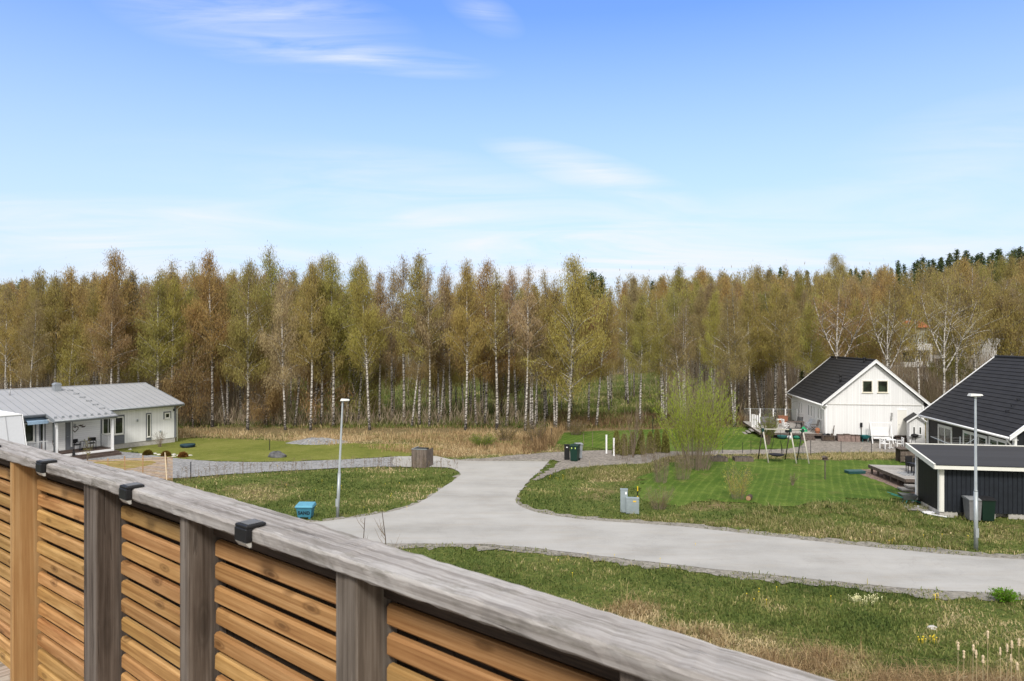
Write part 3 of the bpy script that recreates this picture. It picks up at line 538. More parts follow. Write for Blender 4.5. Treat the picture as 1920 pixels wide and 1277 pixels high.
def slab(m, x0, x1, ya, yb, th=.06, up=0): m.prism([(x0, ya, rz(ya)+up), (x0, yb, rz(yb)+up), (x0, yb, rz(yb)-th+up), (x0, ya, rz(ya)-th+up)], (x1-x0, 0, 0))
se = MB(); ro = MB(); slab(ro, XL, .3, -.82, 6.2); slab(ro, -10.35, -6.0, -2.5, -.82)
ro.prism([(XL, 6.2, 5.0), (XL, 11.8, 3.75), (XL, 11.8, 3.69), (XL, 6.2, 4.94)], (.3-XL, 0, 0)); 
x = .28
while x > XL:
    y0_ = -2.5 if -10.35 < x < -6.0 else -.82; se.prism([(x-.012, y0_, rz(y0_)), (x-.012, 6.2, 5.0), (x-.012, 6.2, 5.03), (x-.012, y0_, rz(y0_)+.03)], (.024, 0, 0)); x -= .56
ro.box(XL, .32, 6.1, 6.3, 4.98, 5.05); rf = ro.build('roof', METAL_ROOF, bg_); se.build('standing_seams', EAVE_METAL, rf)
m = MB()
for x0, x1, y in ((-6.0, .32, -.86), (XL, -10.35, -.86), (-10.4, -5.95, -2.54)): m.tube([(x0, y-.03, rz(y)-.06), (x1, y-.03, rz(y)-.06)], .075, 8); m.box(min(x0, x1), max(x0, x1), y+.04, y+.07, rz(y)-.2, rz(y)-.04)
m.build('gutter', EAVE_METAL, bg_, True)
m = MB(); m.prism([(.30, -.85, rz(-.85)-.2), (.30, 6.2, 4.8), (.30, 6.2, 5.04), (.30, -.85, rz(-.85)+.04)], (.03, 0, 0))
for xx in (-10.38, -6.0): m.prism([(xx, -2.55, rz(-2.55)-.2), (xx, -.8, rz(-.8)-.2), (xx, -.8, rz(-.8)+.04), (xx, -2.55, rz(-2.55)+.04)], (.03, 0, 0))
m.build('barge_boards', EAVE_METAL, bg_)
m = MB(); m.box(XL, .25, -.8, 0, rz(-.8)-.09, rz(-.8)-.07); m.box(-10.3, -6.0, -2.45, -.82, rz(-2.5)-.1, rz(-2.5)-.08); m.build('soffit', WHITE, bg_)
# chimney hood, snow hooks, ladder
p = C.hy(104, 735, 5.5); cx = p.x; cz = rz(5.3); m = MB(); m.box(cx-.25, cx+.25, 4.95, 5.5, cz-.2, cz+.45); 
m.prism([(cx+.28*math.cos(t), 4.92, cz+.45+.20*math.sin(t)) for t in [math.pi*k/10 for k in range(11)]], (0, .62, 0)); m.build('chimney', EAVE_METAL, bg_, False)
p = C.hy(18, 738, 4.6); MB().tube([(p.x, 4.6, rz(4.6)-.1), (p.x, 4.6, rz(4.6)+.42)], .06, 8).build('vent_pipe', METAL_ROOF, bg_, True)
for i in range(9): x = -10.15+i*.50; m = MB(); m.box(x-.09, x+.09, -2.12, -2.08, rz(-2.1)+.0, rz(-2.1)+.15); m.prism([(x-.02, -2.1, rz(-2.1)), (x-.02, -1.9, rz(-1.9)), (x-.02, -2.1, rz(-2.1)+.13)], (.04, 0, 0)); m.build('snow_guard', EAVE_METAL, bg_)
for i in range(6): y = 4.9-i*1.1; x = cx+.9+.05*i; m = MB(); m.box(x-.22, x+.22, y-.04, y+.04, rz(y)+.07, rz(y)+.10); m.box(x-.2, x-.17, y-.04, y+.12, rz(y)-.01, rz(y)+.08); m.box(x+.17, x+.2, y-.04, y+.12, rz(y)-.01, rz(y)+.08); m.build('roof_step', EAVE_METAL, bg_)
def cp(zx, zy, y=0): return C.hy(zx/4.8, 680+zy/4.8, y)
def cwin(x0, y0, x1, y1, **k): p, q = cp(x0, y0), cp(x1, y1); return window(bg_, U, NF, (0, 0, 0), p.x, q.x, q.z, p.z, **k)
# grey field with the corner windows
p, q = cp(905, 490), cp(1120, 745); m = MB(); m.box(p.x, q.x, -.035, -.001, ZF, p.z+.04); m.build('grey_panel', GB_H, bg_)
for x0, x1, y0, y1 in ((918, 1000, 500, 640), (1027, 1110, 490, 640)): p, q = cp(x0, y0), cp(x1, y1); window(bg_, U, NF, (0, -.035, 0), p.x, q.x, q.z, p.z, fw=.09)
p, q = cp(1313, 455), cp(1362, 712); m = MB(); m.box(p.x, q.x, -.03, -.001, ZF, p.z); m.build('grey_panel', GREYP, bg_); p, q = cp(1322, 465), cp(1354, 665); window(bg_, U, NF, (0, -.03, 0), p.x, q.x, q.z, p.z, fw=.06)
p, q = cp(1470, 442), cp(1540, 505); m = MB(); m.box(p.x, q.x, -.03, -.001, q.z, p.z); m.build('grey_panel', GREYP, bg_); p, q = cp(1480, 452), cp(1530, 500); window(bg_, U, NF, (0, -.03, 0), p.x, q.x, q.z, p.z, fw=.1)
p, q = cp(588, 540), cp(656, 745); m = MB(); m.box(p.x, q.x, -.03, -.001, ZF, 2.75); d = m.build('door', GREYP, bg_); m = MB(); m.box(p.x+.42, q.x-.12, -.05, -.031, .75, 2.6); m.build('pane', GLASS, d); m = MB(); m.box(p.x+.36, p.x+.41, -.06, -.031, .7, 2.66); m.box(q.x-.115, q.x-.06, -.06, -.031, .7, 2.66); m.box(p.x+.36, q.x-.06, -.06, -.031, .62, .70); m.build('frame', WHITE, d); MB().tube([(p.x+.08, -.06, 1.45), (p.x+.2, -.06, 1.45)], .015, 6).build('handle', BRASS, d)
p, q = cp(352, 535), cp(410, 755); m = MB(); m.box(p.x, q.x, -.03, -.001, ZF, p.z); d = m.build('door', GREYP, bg_); m = MB(); m.box(p.x+.1, q.x-.2, -.05, -.031, 1.4, p.z-.1); m.build('pane', GLASS, d); m = MB(); m.box(q.x-.19, q.x-.1, -.06, -.031, .45, p.z-.05); m.build('frame', WHITE, d)
cwin(212, 545, 312, 715, fw=.11, casing=.1, cmat=GREYP); cwin(60, 545, 150, 715, fw=.11, casing=.1, cmat=GREYP)
p = cp(490, 545); m = MB(); m.box(p.x-.12, p.x+.06, -.03, -.001, 1.1, 2.75); m.build('narrow_window', GLASS, bg_)
# porch
xl, xr = -10.15, -6.15; yf = -2.2; m = MB(); m.box(xl, xr, yf, -.04, ZF-.12, ZF-.02); m.build('porch_floor', PORCHW, bg_); m = MB(); m.box(xl-.05, xr+.05, yf-.06, yf-.002, .22, ZF+.0); m.build('porch_skirt', WHITE, bg_)
for xx in (xl+.05, xr-.02): MB().box(xx-.08, xx+.08, yf-.0, yf+.16, ZF-.02, rz(-2.2)-.32).build('porch_post', WHITE, bg_)
m = MB(); m.box(xl-.05, xr+.08, yf-.02, yf+.14, rz(-2.2)-.32, rz(-2.2)-.10); m.box(xl-.05, xl+.1, yf+.14, -.0, rz(-2.2)-.30, rz(-2.2)-.10); m.build('porch_beam', WHITE, bg_)
m = MB()
for k in range(3): m.box(xl, xr+.3, yf-.35*(k+1)-.06, yf-.35*k-.07, 0 if k == 2 else .26-.12*k-.16, .26-.12*k)
m.build('porch_steps', PORCHW, bg_)
m = MB(); m.box(xr-.02, xr+.02, yf+.2, -.1, ZF+.95, ZF+1.0)
for k in range(14): y = yf+.25+k*.135; m.box(xr-.012, xr+.012, y, y+.02, ZF+.05, ZF+.95)
m.build('porch_railing', WHITE, bg_)
m = MB(); m.box(xl-1.8, xl-.1, -1.0, -.96, ZF+.95, ZF+1.0)
for k in range(12): x = xl-1.75+k*.14; m.box(x, x+.02, -.99, -.97, .1, ZF+.95)
m.build('terrace_railing', WHITE, bg_)
pipe(bg_, [(.2, -.85, rz(-.85)-.1), (.16, -.5, ZW-.25), (.08, -.09, ZW-.5), (.08, -.09, .1)], .045, WHITE); pipe(bg_, [(xl-.2, yf-.3, rz(-2.5)-.1), (xl-.12, yf, 2.5), (xl-.12, yf+.05, .1)], .05, EAVE_METAL); pipe(bg_, [(-5.62, -.075, ZW-.4), (-5.62, -.075, .1)], .02, WHITE)
# blue awning
p, q = cp(205, 495), cp(392, 500); m = MB(); m.prism([(p.x, -.15, 3.2), (p.x, -.95, 2.95), (p.x, -.95, 2.9), (p.x, -.15, 3.15)], (q.x-p.x, 0, 0)); m.box(p.x, q.x, -.97, -.955, 2.72, 2.93); m.build('awning', plain('pale_blue_cloth', (.30, .42, .55), .8), bg_); m = MB(); m.box(p.x, q.x, -.30, -.05, 3.13, 3.28); m.build('awning_box', BLACK, bg_)
for zx, zy in ((673, 563), (1234, 520), (1562, 424), (1440, 618)): p = cp(zx, zy); m = MB(); m.lathe((p.x, -.09, p.z-.1), [(.05, 0), (.07, .06), (.07, .16), (.04, .2)], 8); m.box(p.x-.03, p.x+.03, -.06, 0, p.z-.06, p.z+.08); m.build('wall_lamp', GALV if zy != 424 else BLACK, bg_)
# ---- slanted sheet metal outbuilding, left edge ----
F0 = AT(40, 47); F0.z = 0; zt_ = ZP(778, 47); cpt = thing('grey_outbuilding', 'pale grey sheet metal outbuilding with slanting front cut by the left edge', 'outbuilding', F0, A2)
m = MB(); m.prism([(0, -1.40, 0), (0, 0, zt_), (0, 4, zt_), (0, 4, 0)], (-9, 0, 0)); m.build('wall', plain('pale_sheet', (.54, .55, .57), .5, var=.03), cpt)
m = MB(); m.prism([(.03, -1.44, 0), (.03, -.03, zt_+.04), (.03, 4, zt_+.04), (.03, 4, zt_-.1), (.03, .06, zt_-.1), (.03, -1.30, 0)], (.04, 0, 0)); m.box(-9, .0, -.06, 4, zt_+.004, zt_+.07); m.build('edge_flashing', WHITE, cpt)
m = MB()
for k in range(9): x = -.95-k*.95; m.prism([(x, -1.43, 0), (x, -.03, zt_), (x, .0, zt_), (x, -1.40, 0)], (.03, 0, 0))
m.build('seams', METAL_ROOF, cpt)
# ---- far houses on the hill ----
def block(name, label, px0, px1, py0, py1, Y, dep, matw):
    a_, b_ = AT(px0, Y), AT(px1, Y); t = thing(name, label, 'house', (a_.x, Y, 0)); w = b_.x-a_.x; return t, w, ZP(py0, Y), ZP(py1, Y)
FW = plain('far_render', (.72, .71, .69), .6, var=.04); FG = plain('far_greenish', (.40, .42, .36), .7); RT_ = plain('red_roof_tiles', (.42, .12, .05), .8, var=.25, scale=2)
t, w, zt_, zb_ = block('hillside_villa', 'far white villa with red tiled roof and balcony among the trees above the white house', 1689, 1741, 644.6, 690, 125, 6, FW)
m = MB(); m.box(0, w, 0, 7, zb_-2.5, ZP(684, 125)-.35); m.build('wall', FW, t); m = MB(); m.box(-.2, w+.4, 0.8, 8, zt_+.002, ZP(614, 125)); m.build('upper_wall', FG, t)
m = MB(); m.prism([(-.6, .3, ZP(614, 125)), (w+.9, .3, ZP(614, 125)), (w*.8, 4, ZP(600, 125)), (w*.2, 4, ZP(600, 125))], (0, .1, 0)); m.prism([(-.6, .2, ZP(614, 125)), (-.6, 4.2, ZP(600, 125)), (-.6, 8.2, ZP(614, 125))], (w+1.5, 0, 0)); m.build('roof', RT_, t)
m = MB(); m.box(-.1, w, -1.2, -.002, ZP(656.5, 125), zt_); m.box(w-.5, w, -1.15, -.01, zb_, ZP(656.5, 125)-.002); m.box(-.1, w+.2, -1.3, -.01, ZP(684, 125)-.4, ZP(679, 125)); m.build('balcony', FW, t)
window(t, (1, 0), (0, -1), (0, 0, 0), w*.52, w*.9, ZP(678, 125), ZP(659, 125), .1, 1, FW, 0); window(t, (1, 0), (0, -1), (0, .8, 0), w*.72, w*.92, ZP(642, 125), ZP(634, 125), .1, 1, FW, 0); window(t, (1, 0), (0, -1), (0, .8, 0), w*.05, w*.2, ZP(624, 125), ZP(616, 125), .08, 0, FW, 0)
m = MB(); m.box(w*.04, w*.5, -.02, .05, ZP(678, 125), ZP(659, 125)); m.build('recess', GLASS, t)
t, w, zt_, zb_ = block('hillside_villa', 'far flat roofed white block among bare trees just left of the black roof ridge', 1821, 1908, 638, 694, 125, 6, FW)
k = w*.55; m = MB(); m.box(0, k, 0, 7, zb_-2.5, zt_); m.box(k, w, 1.5, 7, zb_-2.5, zt_-.2); m.build('wall', FW, t); m = MB(); m.box(k, w+.5, .2, 7.2, ZP(649, 125), ZP(634, 125)); m.build('roof', FW, t)
m = MB(); m.box(k+.2, w-.4, 1.44, 1.499, ZP(676, 125), ZP(650, 125)); m.build('window', GLASS, t)
# low stone terrace wall between them
a_, b_ = AT(1752, 122), AT(1822, 122); m = MB(); m.box(a_.x, b_.x, 122, 122.6, ZP(672, 122), ZP(666, 122)); tag(m.build('terrace_wall', CONC), 'grey retaining wall on the wooded slope between the two far villas', 'wall')
# ------------------------------------------------------------------ balcony railing in the foreground
AR = math.atan2(.634, -.773); rail = thing('balcony_railing', 'weathered grey topped timber balcony railing with golden pine slats across the foreground', 'railing', (0, 0, 0), AR)
BEND = 2.80; BA = R(2.2)
def bt(t, p, z):                            # along, distance from the eye, height
    if t <= BEND: return Vector((t, -p, z))
    return Vector((BEND+(t-BEND)*math.cos(BA), -p+(t-BEND)*math.sin(BA), z))
def plank(m, t0, t1, p0, p1, z0, z1, seg=.25, jit=0.0, bev=.004, r=None):
    n = max(1, int((t1-t0)/seg)); V = []; b = bev
    for i in range(n+1):
        t = t0+(t1-t0)*i/n; j = (lambda: r.gauss(0, jit)) if r and jit else (lambda: 0)
        for p, z in ((p0+b, z0), (p0, z0+b), (p0, z1-b), (p0+b, z1), (p1-b, z1), (p1, z1-b), (p1, z0+b), (p1-b, z0)): V.append(bt(t, p+j(), z+j()))
    F = []
    for i in range(n):
        for k in range(8): q = (k+1) % 8; F.append((i*8+k, i*8+q, i*8+8+q, i*8+8+k))
    F += [tuple(range(7, -1, -1)), tuple(range(n*8, n*8+8))]; m.rnd(); m.add(V, F)
rr = random.Random(11)
m = MB(); plank(m, -1.7, BEND-.002, .965, 1.112, 8.461, 8.500, .03, .0010, .006, rr)
m.v = [(x, y+(.045*min(1, max(0, (1.7-x)/2.0)) if y < -1.04 else 0), z) for x, y, z in m.v]; cb = m.build('cap_board', CAPW, rail)
m = MB(); plank(m, BEND+.002, 6.0, .965, 1.104, 8.459, 8.497, .03, .0010, .006, rr); m.build('cap_board', CAPW, rail)
PO = [(-.3, -.22, 'g', .985, 1.108), (.50, .58, 'g', .985, 1.108), (1.27, 1.35, 'g', .985, 1.108), (2.09, 2.145, 'g', .985, 1.108), (2.81, 2.925, 'g', .985, 1.108), (3.655, 3.69, 'n', .975, 1.108), (4.5, 4.58, 'g', .985, 1.108)]
for t0, t1, k, p0, p1 in PO:
    m = MB(); m.rnd(); V = []; b = .004
    for z in (7.16, 8.457):
        for t, p in ((t0+b, p0), (t1-b, p0), (t1, p0+b), (t1, p1), (t0, p1), (t0, p0+b)): V.append(bt(t, p, z))
    F = [(i, (i+1) % 6, (i+1) % 6+6, i+6) for i in range(6)]+[(5, 4, 3, 2, 1, 0), tuple(range(6, 12))]; m.add(V, F)
    o = m.build('post', POSTN if k == 'n' else POSTG, rail)
    if k == 'n': o['label'] = 'fresh golden brown post'
for i in range(len(PO)-1):
    m = MB(); t0, t1 = PO[i][1]+.002, PO[i+1][0]-.011
    for k in range(14):
        z1 = 8.370-k*.0708+rr.gauss(0, .0015); a_ = rr.gauss(0, .0015); plank(m, t0, t1, 1.066+a_, 1.092+a_, z1-.053, z1, .2, .0004, .007, rr)
    m.build('slat_panel', SLAT, rail)
m = MB(); plank(m, -1.7, 6, 1.066, 1.10, 8.385, 8.455, .5); m.build('top_rail', BEAM, rail)
m = MB()
t = -1.7
while t < 6: plank(m, t, t+.118, 1.112, 1.130, 6.9, 8.44, .3); t += .121
m.build('outer_cladding', BEAM, rail)
m = MB(); mm = 0; t = -2.4; r2 = random.Random(4)
while t < 6: m.rnd(); m.obox((t, -1.045, 7.372), (.117, 0, 0), (0, 4.2, 0), (0, 0, .028)); t += .122
o = m.build('balcony_deck', wood('balcony_boards', (.19, .15, .11), (.34, .29, .24), (.48, .43, .38), .8, .2, 1, .8, 0, .3), None); o.rotation_euler = (0, 0, AR); o['kind'] = 'structure'
m = MB()
for k in range(6): m.box(-2.4, 6, -1.04+k*.8, -.995+k*.8, 7.2, 7.371)
for x in (-2, 2, 5.6):
    for y in (-.9, 2.6): m.box(x, x+.14, y, y+.14, -.1, 7.2)
o = m.build('deck_frame', BEAM); o.rotation_euler = (0, 0, AR); o['kind'] = 'structure'
m = MB(); m.box(-2.4, 6.5, 2.5, 2.7, 7.0, 10.4); o = m.build('unseen_house_wall', plain('unseen_wall_grey', (.50, .49, .46), .8)); o.rotation_euler = (0, 0, AR); o['kind'] = 'structure'  # unseen house wall, added to cut the light reaching the railing from behind
LENS = plain('frosted_lens', (.55, .54, .50), .3); lp = None
for i, (t, lb) in enumerate([(1.71, 'nearest black solar light clipped over the railing cap'), (2.47, 'second black solar light on the railing cap, between the two grey posts'), (3.26, 'third black solar light on the railing cap, above the fresh brown post'), (3.93, 'farthest solar light on the cap, cut by the left edge')]):
    P = Matrix.Rotation(AR, 4, 'Z') @ bt(t, .965, 8.5 if t < BEND else 8.497); rz_ = AR+(BA if t > BEND else 0)
    if lp is None:
        lp = thing('railing_light', lb, 'lamp', P, rz_, 'solar lights on the railing cap'); lp.scale = (.88, .88, .88)
        m = MB(); m.bbox(-.034, .034, -.045, .022, .001, .012, .003); m.bbox(-.034, .034, .002, .024, -.040, .002, .003); m.build('housing', BLACK, lp)
        m = MB(); m.bbox(-.026, .026, -.036, .012, .0125, .014, .0005); m.build('solar_panel', plain('solar_cell', (.13, .13, .13), .6), lp)
        m = MB(); m.prism([(-.031, .003, -.041), (-.031, .022, -.041), (-.031, .010, -.056), (-.031, .003, -.056)], (.062, 0, 0)); m.build('lens', LENS, lp)
    else: dup(lp, P, rz_, lb)
# ------------------------------------------------------------------ street furniture and garden things
def on_(F_, x, y, z=0): return F_.wor((x, y, z))
def lamp(px, pyb, pyt, label, arm, tilt):
    p = G(px, pyb); h = ZP(pyt, p.y); t = thing('street_lamp', label, 'street lamp', p, 0, 'street lamps'); x = tilt*h
    m = MB(); m.tube([(0, 0, -.1), (x*.38, 0, h*.38)], [.085, .08], 12); m.tube([(x*.38, 0, h*.38), (x*.385, 0, h*.39), (x*.385, 0, h*.39), (x, 0, h-.06)], [.08, .065, .058, .042], 12); m.build('pole', GALV, t, True)
    m = MB(); m.tube([(x, 0, h-.1), (x, 0, h+.02)], .055, 10); m.build('pole_collar', GALV, t, True)
    m = MB(); a0, a1 = arm; V = [(x+a0, -.13, h), (x+a1, -.10, h+.02), (x+a1, .10, h+.02), (x+a0, .13, h)]; V2 = [(x+a0+.05, -.09, h+.11), (x+a1-.03, -.06, h+.08), (x+a1-.03, .06, h+.08), (x+a0+.05, .09, h+.11)]
    m.add(V+V2, [(3, 2, 1, 0), (4, 5, 6, 7), (0, 1, 5, 4), (1, 2, 6, 5), (2, 3, 7, 6), (3, 0, 4, 7)]); hd = m.build('lamp_head', plain('lamp_head_grey'+str(px), (.66, .66, .64), .4), t)
    m = MB(); m.box(x+a0+.08, x+a1-.08, -.07, .07, h-.02, h-.001); m.build('lens', LENS, hd); MB().box(-.07, .07, -.09, -.075, .55, .95).build('hatch', GALV, t); return t
lamp(632.5, 969.5, 751.5, 'slim galvanised street lamp beside the blue grit bin', (-.10, .36), .045); lamp(1830, 1031, 742.5, 'taller galvanised street lamp in front of the black shed', (-.28, .28), -.004)
# blue grit bin with the word SAND
p = G(573, 971); BIN = plain('blue_plastic', (.045, .18, .26), .45, var=.10); BINL = plain('light_blue_lid', (.10, .30, .41), .45)
t = thing('grit_bin', 'turquoise blue grit bin marked SAND standing at the road edge', 'grit bin', p, R(-2)); t.scale = (.84, .84, .92); m = MB(); w0, w1, d0, d1 = .40, .47, .26, .33
m.add([(-w0, -d0, .10), (w0, -d0, .10), (w0, d0, .10), (-w0, d0, .10), (-w1, -d1, .62), (w1, -d1, .62), (w1, d1, .62), (-w1, d1, .62)], [(3, 2, 1, 0), (4, 5, 6, 7), (0, 1, 5, 4), (1, 2, 6, 5), (2, 3, 7, 6), (3, 0, 4, 7)]); m.box(-.51, .51, -.37, .37, .60, .65); m.build('body', BIN, t)
m = MB(); m.add([(-.54, -.40, .652), (.54, -.40, .652), (.54, .40, .652), (-.54, .40, .652), (-.50, -.30, .74), (.50, -.30, .74), (.50, .34, .82), (-.50, .34, .82)], [(3, 2, 1, 0), (4, 5, 6, 7), (0, 1, 5, 4), (1, 2, 6, 5), (2, 3, 7, 6), (3, 0, 4, 7)]); m.build('lid', BINL, t)
for sx in (-1, 1):
    for sy in (-1, 1): m = MB(); m.box(min(sx*.37, sx*.25), max(sx*.37, sx*.25), min(sy*.24, sy*.12), max(sy*.24, sy*.12), 0, .0995); m.build('foot', BIN, t)
cu = bpy.data.curves.new('t', 'FONT'); cu.body = 'SAND'; cu.size = .25; cu.extrude = .004; cu.align_x = 'CENTER'; cu.space_character = 1.12; cu.offset = .008; to = bpy.data.objects.new('t', cu); col.objects.link(to); bpy.context.view_layer.update()
me = bpy.data.meshes.new_from_object(to.evaluated_get(bpy.context.evaluated_depsgraph_get())); bpy.data.objects.remove(to); me.materials.clear(); me.materials.append(plain('black_lettering', (.01, .015, .02), .6)); lo_ = bpy.data.objects.new('lettering', me); col.objects.link(lo_); lo_.parent = t
an = math.atan2(.52, .07); lo_.location = (0, -.306, .26); lo_.rotation_euler = (math.pi/2+math.atan2(.07, .52), 0, 0)
# timber bin enclosure
p = G(786, 877); t = thing('bin_enclosure', 'brown weathered timber enclosure for bins at the driveway mouth', 'bin enclosure', p, R(-14)); m = MB(); r_ = random.Random(6); W_, Dp, Hh = 1.12, 1.25, 1.27
for k in range(11): x = -W_/2+k*W_/11; m.rnd(); m.box(x, x+W_/11-.006, -.03, -.002, 0, Hh+r_.uniform(-.02, .02))
m.build('front_boards', OLDW, t); m = MB()
for k in range(12): y = k*Dp/12; m.rnd(); m.box(W_/2, W_/2+.025, y, y+Dp/12-.006, 0, Hh); m.box(-W_/2-.025, -W_/2, y, y+Dp/12-.006, 0, Hh)
m.build('side_boards', OLDW, t); m = MB(); m.box(-W_/2-.03, W_/2+.03, -.035, .05, Hh+.02, Hh+.05); m.box(-W_/2-.03, -W_/2+.05, .05, Dp, Hh+.02, Hh+.05); m.build('top_frame', GALV, t)
def wheelie(name, label, p, rz, c, w=.58, d=.7, h=1.07, group=None, lidc=None, sticker=False):
    t = thing(name, label, 'wheelie bin', p, rz, group); mt = plain(label[:14]+' plastic', c, .45, var=.1); m = MB(); a_, b_ = w/2-.06, d/2-.07
    m.add([(-a_, -b_, .05), (a_, -b_, .05), (a_, b_-.05, .05), (-a_, b_-.05, .05), (-w/2+.02, -d/2+.02, h-.1), (w/2-.02, -d/2+.02, h-.1), (w/2-.02, d/2-.02, h-.1), (-w/2+.02, d/2-.02, h-.1)], [(3, 2, 1, 0), (4, 5, 6, 7), (0, 1, 5, 4), (1, 2, 6, 5), (2, 3, 7, 6), (3, 0, 4, 7)]); m.box(-w/2, w/2, -d/2, d/2, h-.1, h-.065); m.build('body', mt, t)
    m = MB(); m.prism([(-w/2-.015, -d/2-.03, h-.063), (-w/2-.015, d/2+.02, h-.063), (-w/2-.015, d/2+.02, h+.01), (-w/2-.015, 0, h+.03), (-w/2-.015, -d/2-.03, h-.03)], (w+.03, 0, 0)); l_ = m.build('lid', lidc or mt, t); m = MB(); m.tube([(-w/2+.05, d/2+.06, h-.03), (w/2-.05, d/2+.06, h-.03)], .015, 6); m.build('handle', mt, t)
    for s in (-1, 1): m = MB(); m.tube([(s*(w/2-.05), d/2-.1, .1), (s*(w/2+.0), d/2-.1, .1)], .1, 14); m.build('wheel', BLACK, t)
    if sticker:
        for s in (-1, 1): m = MB(); m.box(s*.14-.03, s*.14+.03, -d/2-.006, -d/2+.03, h-.26, h-.15); m.build('sticker', plain('yellow_green_sticker', (.6, .75, .2), .6), t)
    return t
wheelie('wheelie_bin', 'dark bin standing inside the timber enclosure', p+Vector((.1, .62, .15)), R(-14), (.03, .035, .035), .75, .8, 1.12)
wheelie('wheelie_bin', 'dark green wheelie bin with two small stickers by the gravel track', G(1078, 864), R(-22), (.008, .035, .025), .62, .78, 1.2, None, None, True)
wheelie('wheelie_bin', 'grey wheelie bin half hidden behind the dark green one on the gravel track', G(1085, 859.5), R(12), (.26, .28, .30), .5, .6, 1.15)
p = G(1063, 862); t = thing('parcel_locker', 'narrow black upright post box beside the green wheelie bin on the gravel track', 'letter box', p, R(-4)); MB().bbox(-.2, .2, -.18, .18, .06, 1.12, .02).build('body', BLACK, t); MB().box(-.22, .22, -.20, .2, 1.121, 1.15).build('lid', BLACK, t); MB().box(-.06, .06, -.19, -.181, .93, 1.0).build('label_plate', WHITE, t); MB().box(-.17, .17, -.15, .15, 0, .059).build('foot', DARKM, t)
wheelie('wheelie_bin', 'light grey wheelie bin against the black shed, partly behind the lamp pole', on_(D, D.hy(1823, 940, -.5).x, -.5), R(-9), (.17, .17, .175), .62, .72, 1.12, 'bins by the black shed', plain('grey_lid', (.25, .26, .27), .5)); wheelie('wheelie_bin', 'blackish green wheelie bin against the black shed, right of the lamp pole', on_(D, D.hy(1847, 940, -.5).x, -.52), R(-9), (.006, .022, .014), .64, .75, 1.14, 'bins by the black shed', plain('black_lid', (.02, .02, .022), .5))
# cable cabinets and marker
CAB = plain('grey_cabinet', (.30, .35, .37), .45, .2, var=.08, scale=4)
p = G(1170, 960); t = thing('cable_cabinet', 'tall narrow grey cable cabinet, left of the pair in the grass', 'cabinet', p, R(-8), 'grey cable cabinets'); MB().bbox(-.19, .19, -.12, .12, 0, 1.18, .01).build('body', CAB, t); MB().box(-.20, .20, -.135, .13, 1.181, 1.215).build('lid', CAB, t); MB().box(.06, .14, -.127, -.1205, .95, 1.08).build('label_plate', WHITE, t)
p = G(1186, 962.5); t = thing('cable_cabinet', 'wide low ribbed grey cable cabinet beside the yellow and black stake', 'cabinet', p, R(-8), 'grey cable cabinets'); m = MB(); m.bbox(-.33, .33, -.14, .14, 0, .78, .01); m.build('body', CAB, t)
m = MB(); m.box(-.34, .34, -.155, .15, .781, .82); m.build('lid', CAB, t)
m = MB()
for k in range(6): m.box(-.30, .30, -.150, -.1405, .12+.1*k, .16+.1*k)
m.box(.29, .325, -.152, -.1405, .05, .74); m.build('door', CAB, t); MB().box(.02, .18, -.156, -.1515, .62, .69).build('warning_label', plain('warning_yellow', (.75, .5, .05), .6), t)
p = G(1195.5, 956); t = thing('marker_stake', 'yellow and black striped marker stake behind the low cable cabinet', 'marker', p); YE = plain('marker_yellow', (.75, .52, .02), .5)
for k in range(5): MB().tube([(0, 0, k*.25), (0, 0, (k+1)*.25)], .028, 8).build('band', YE if k % 2 == 0 else BLACK, t)
# white marker posts by the track
for i, (x, y0, y1) in enumerate([(1137, 850.5, 815.5), (1151, 855, 821.5)]): p = G(x, y0); h = ZP(y1, p.y); t = thing('gate_post', ['white gate post at the gravel track, left and farther one', 'white gate post at the gravel track, right one next to the thujas'][i], 'post', p, 0, 'white gate posts'); MB().bbox(-.06, .06, -.06, .06, 0, h-.03, .006).build('shaft', WHITE, t); MB().box(-.075, .075, -.075, .075, h-.029, h).build('cap', WHITE, t)
# thin dark stakes and fence posts
for x, y0, y1, lb, r_ in [(357.5, 898, 866, 'thin black stake at the near edge of the gravel driveway', .03), (505.5, 844, 824, 'thin black stake on the left lawn behind the boulder', .03), (1034, 822, 803, 'thin grey post at the left end of the far lawn', .04), (1022, 819, 796, 'grey post in the straw left of the far lawn', .03), (1094, 838, 812, 'thin wire fence post on the far lawn', .02), (1111, 838, 810, 'thin dark post right of the wire fence post on the far lawn', .02), (1224, 812, 779, 'dark bird house pole behind the thujas', .035)]:
    p = G(x, y0); h = ZP(y1, p.y); t = thing('stake', lb, 'stake', p); MB().tube([(0, 0, 0), (.01, 0, h)], r_, 6).build('shaft', DARKM if r_ > .025 else TWIG, t)
for i, (x, y0, y1) in enumerate([(1408, 850, 827), (1520, 853, 826), (1577, 850, 827), (1634, 850, 823), (1355, 850, 828), (1392.5, 850, 829), (1465, 853, 832)]):
    p = G(x, y0); h = ZP(y1, p.y); t = thing('fence_post', 'thin metal fence post in the straw strip, '+['just left of the swing frame', 'right of the swing frame', 'below the stone planters of the white house', 'left of the white garden chairs', 'farthest left, by the raised beds', 'second from left, behind the raised beds', 'seen through the swing frame'][i], 'fence post', p, 0, 'thin fence posts'); MB().tube([(0, 0, 0), (0, 0, h)], .022, 6).build('shaft', DARKM, t)
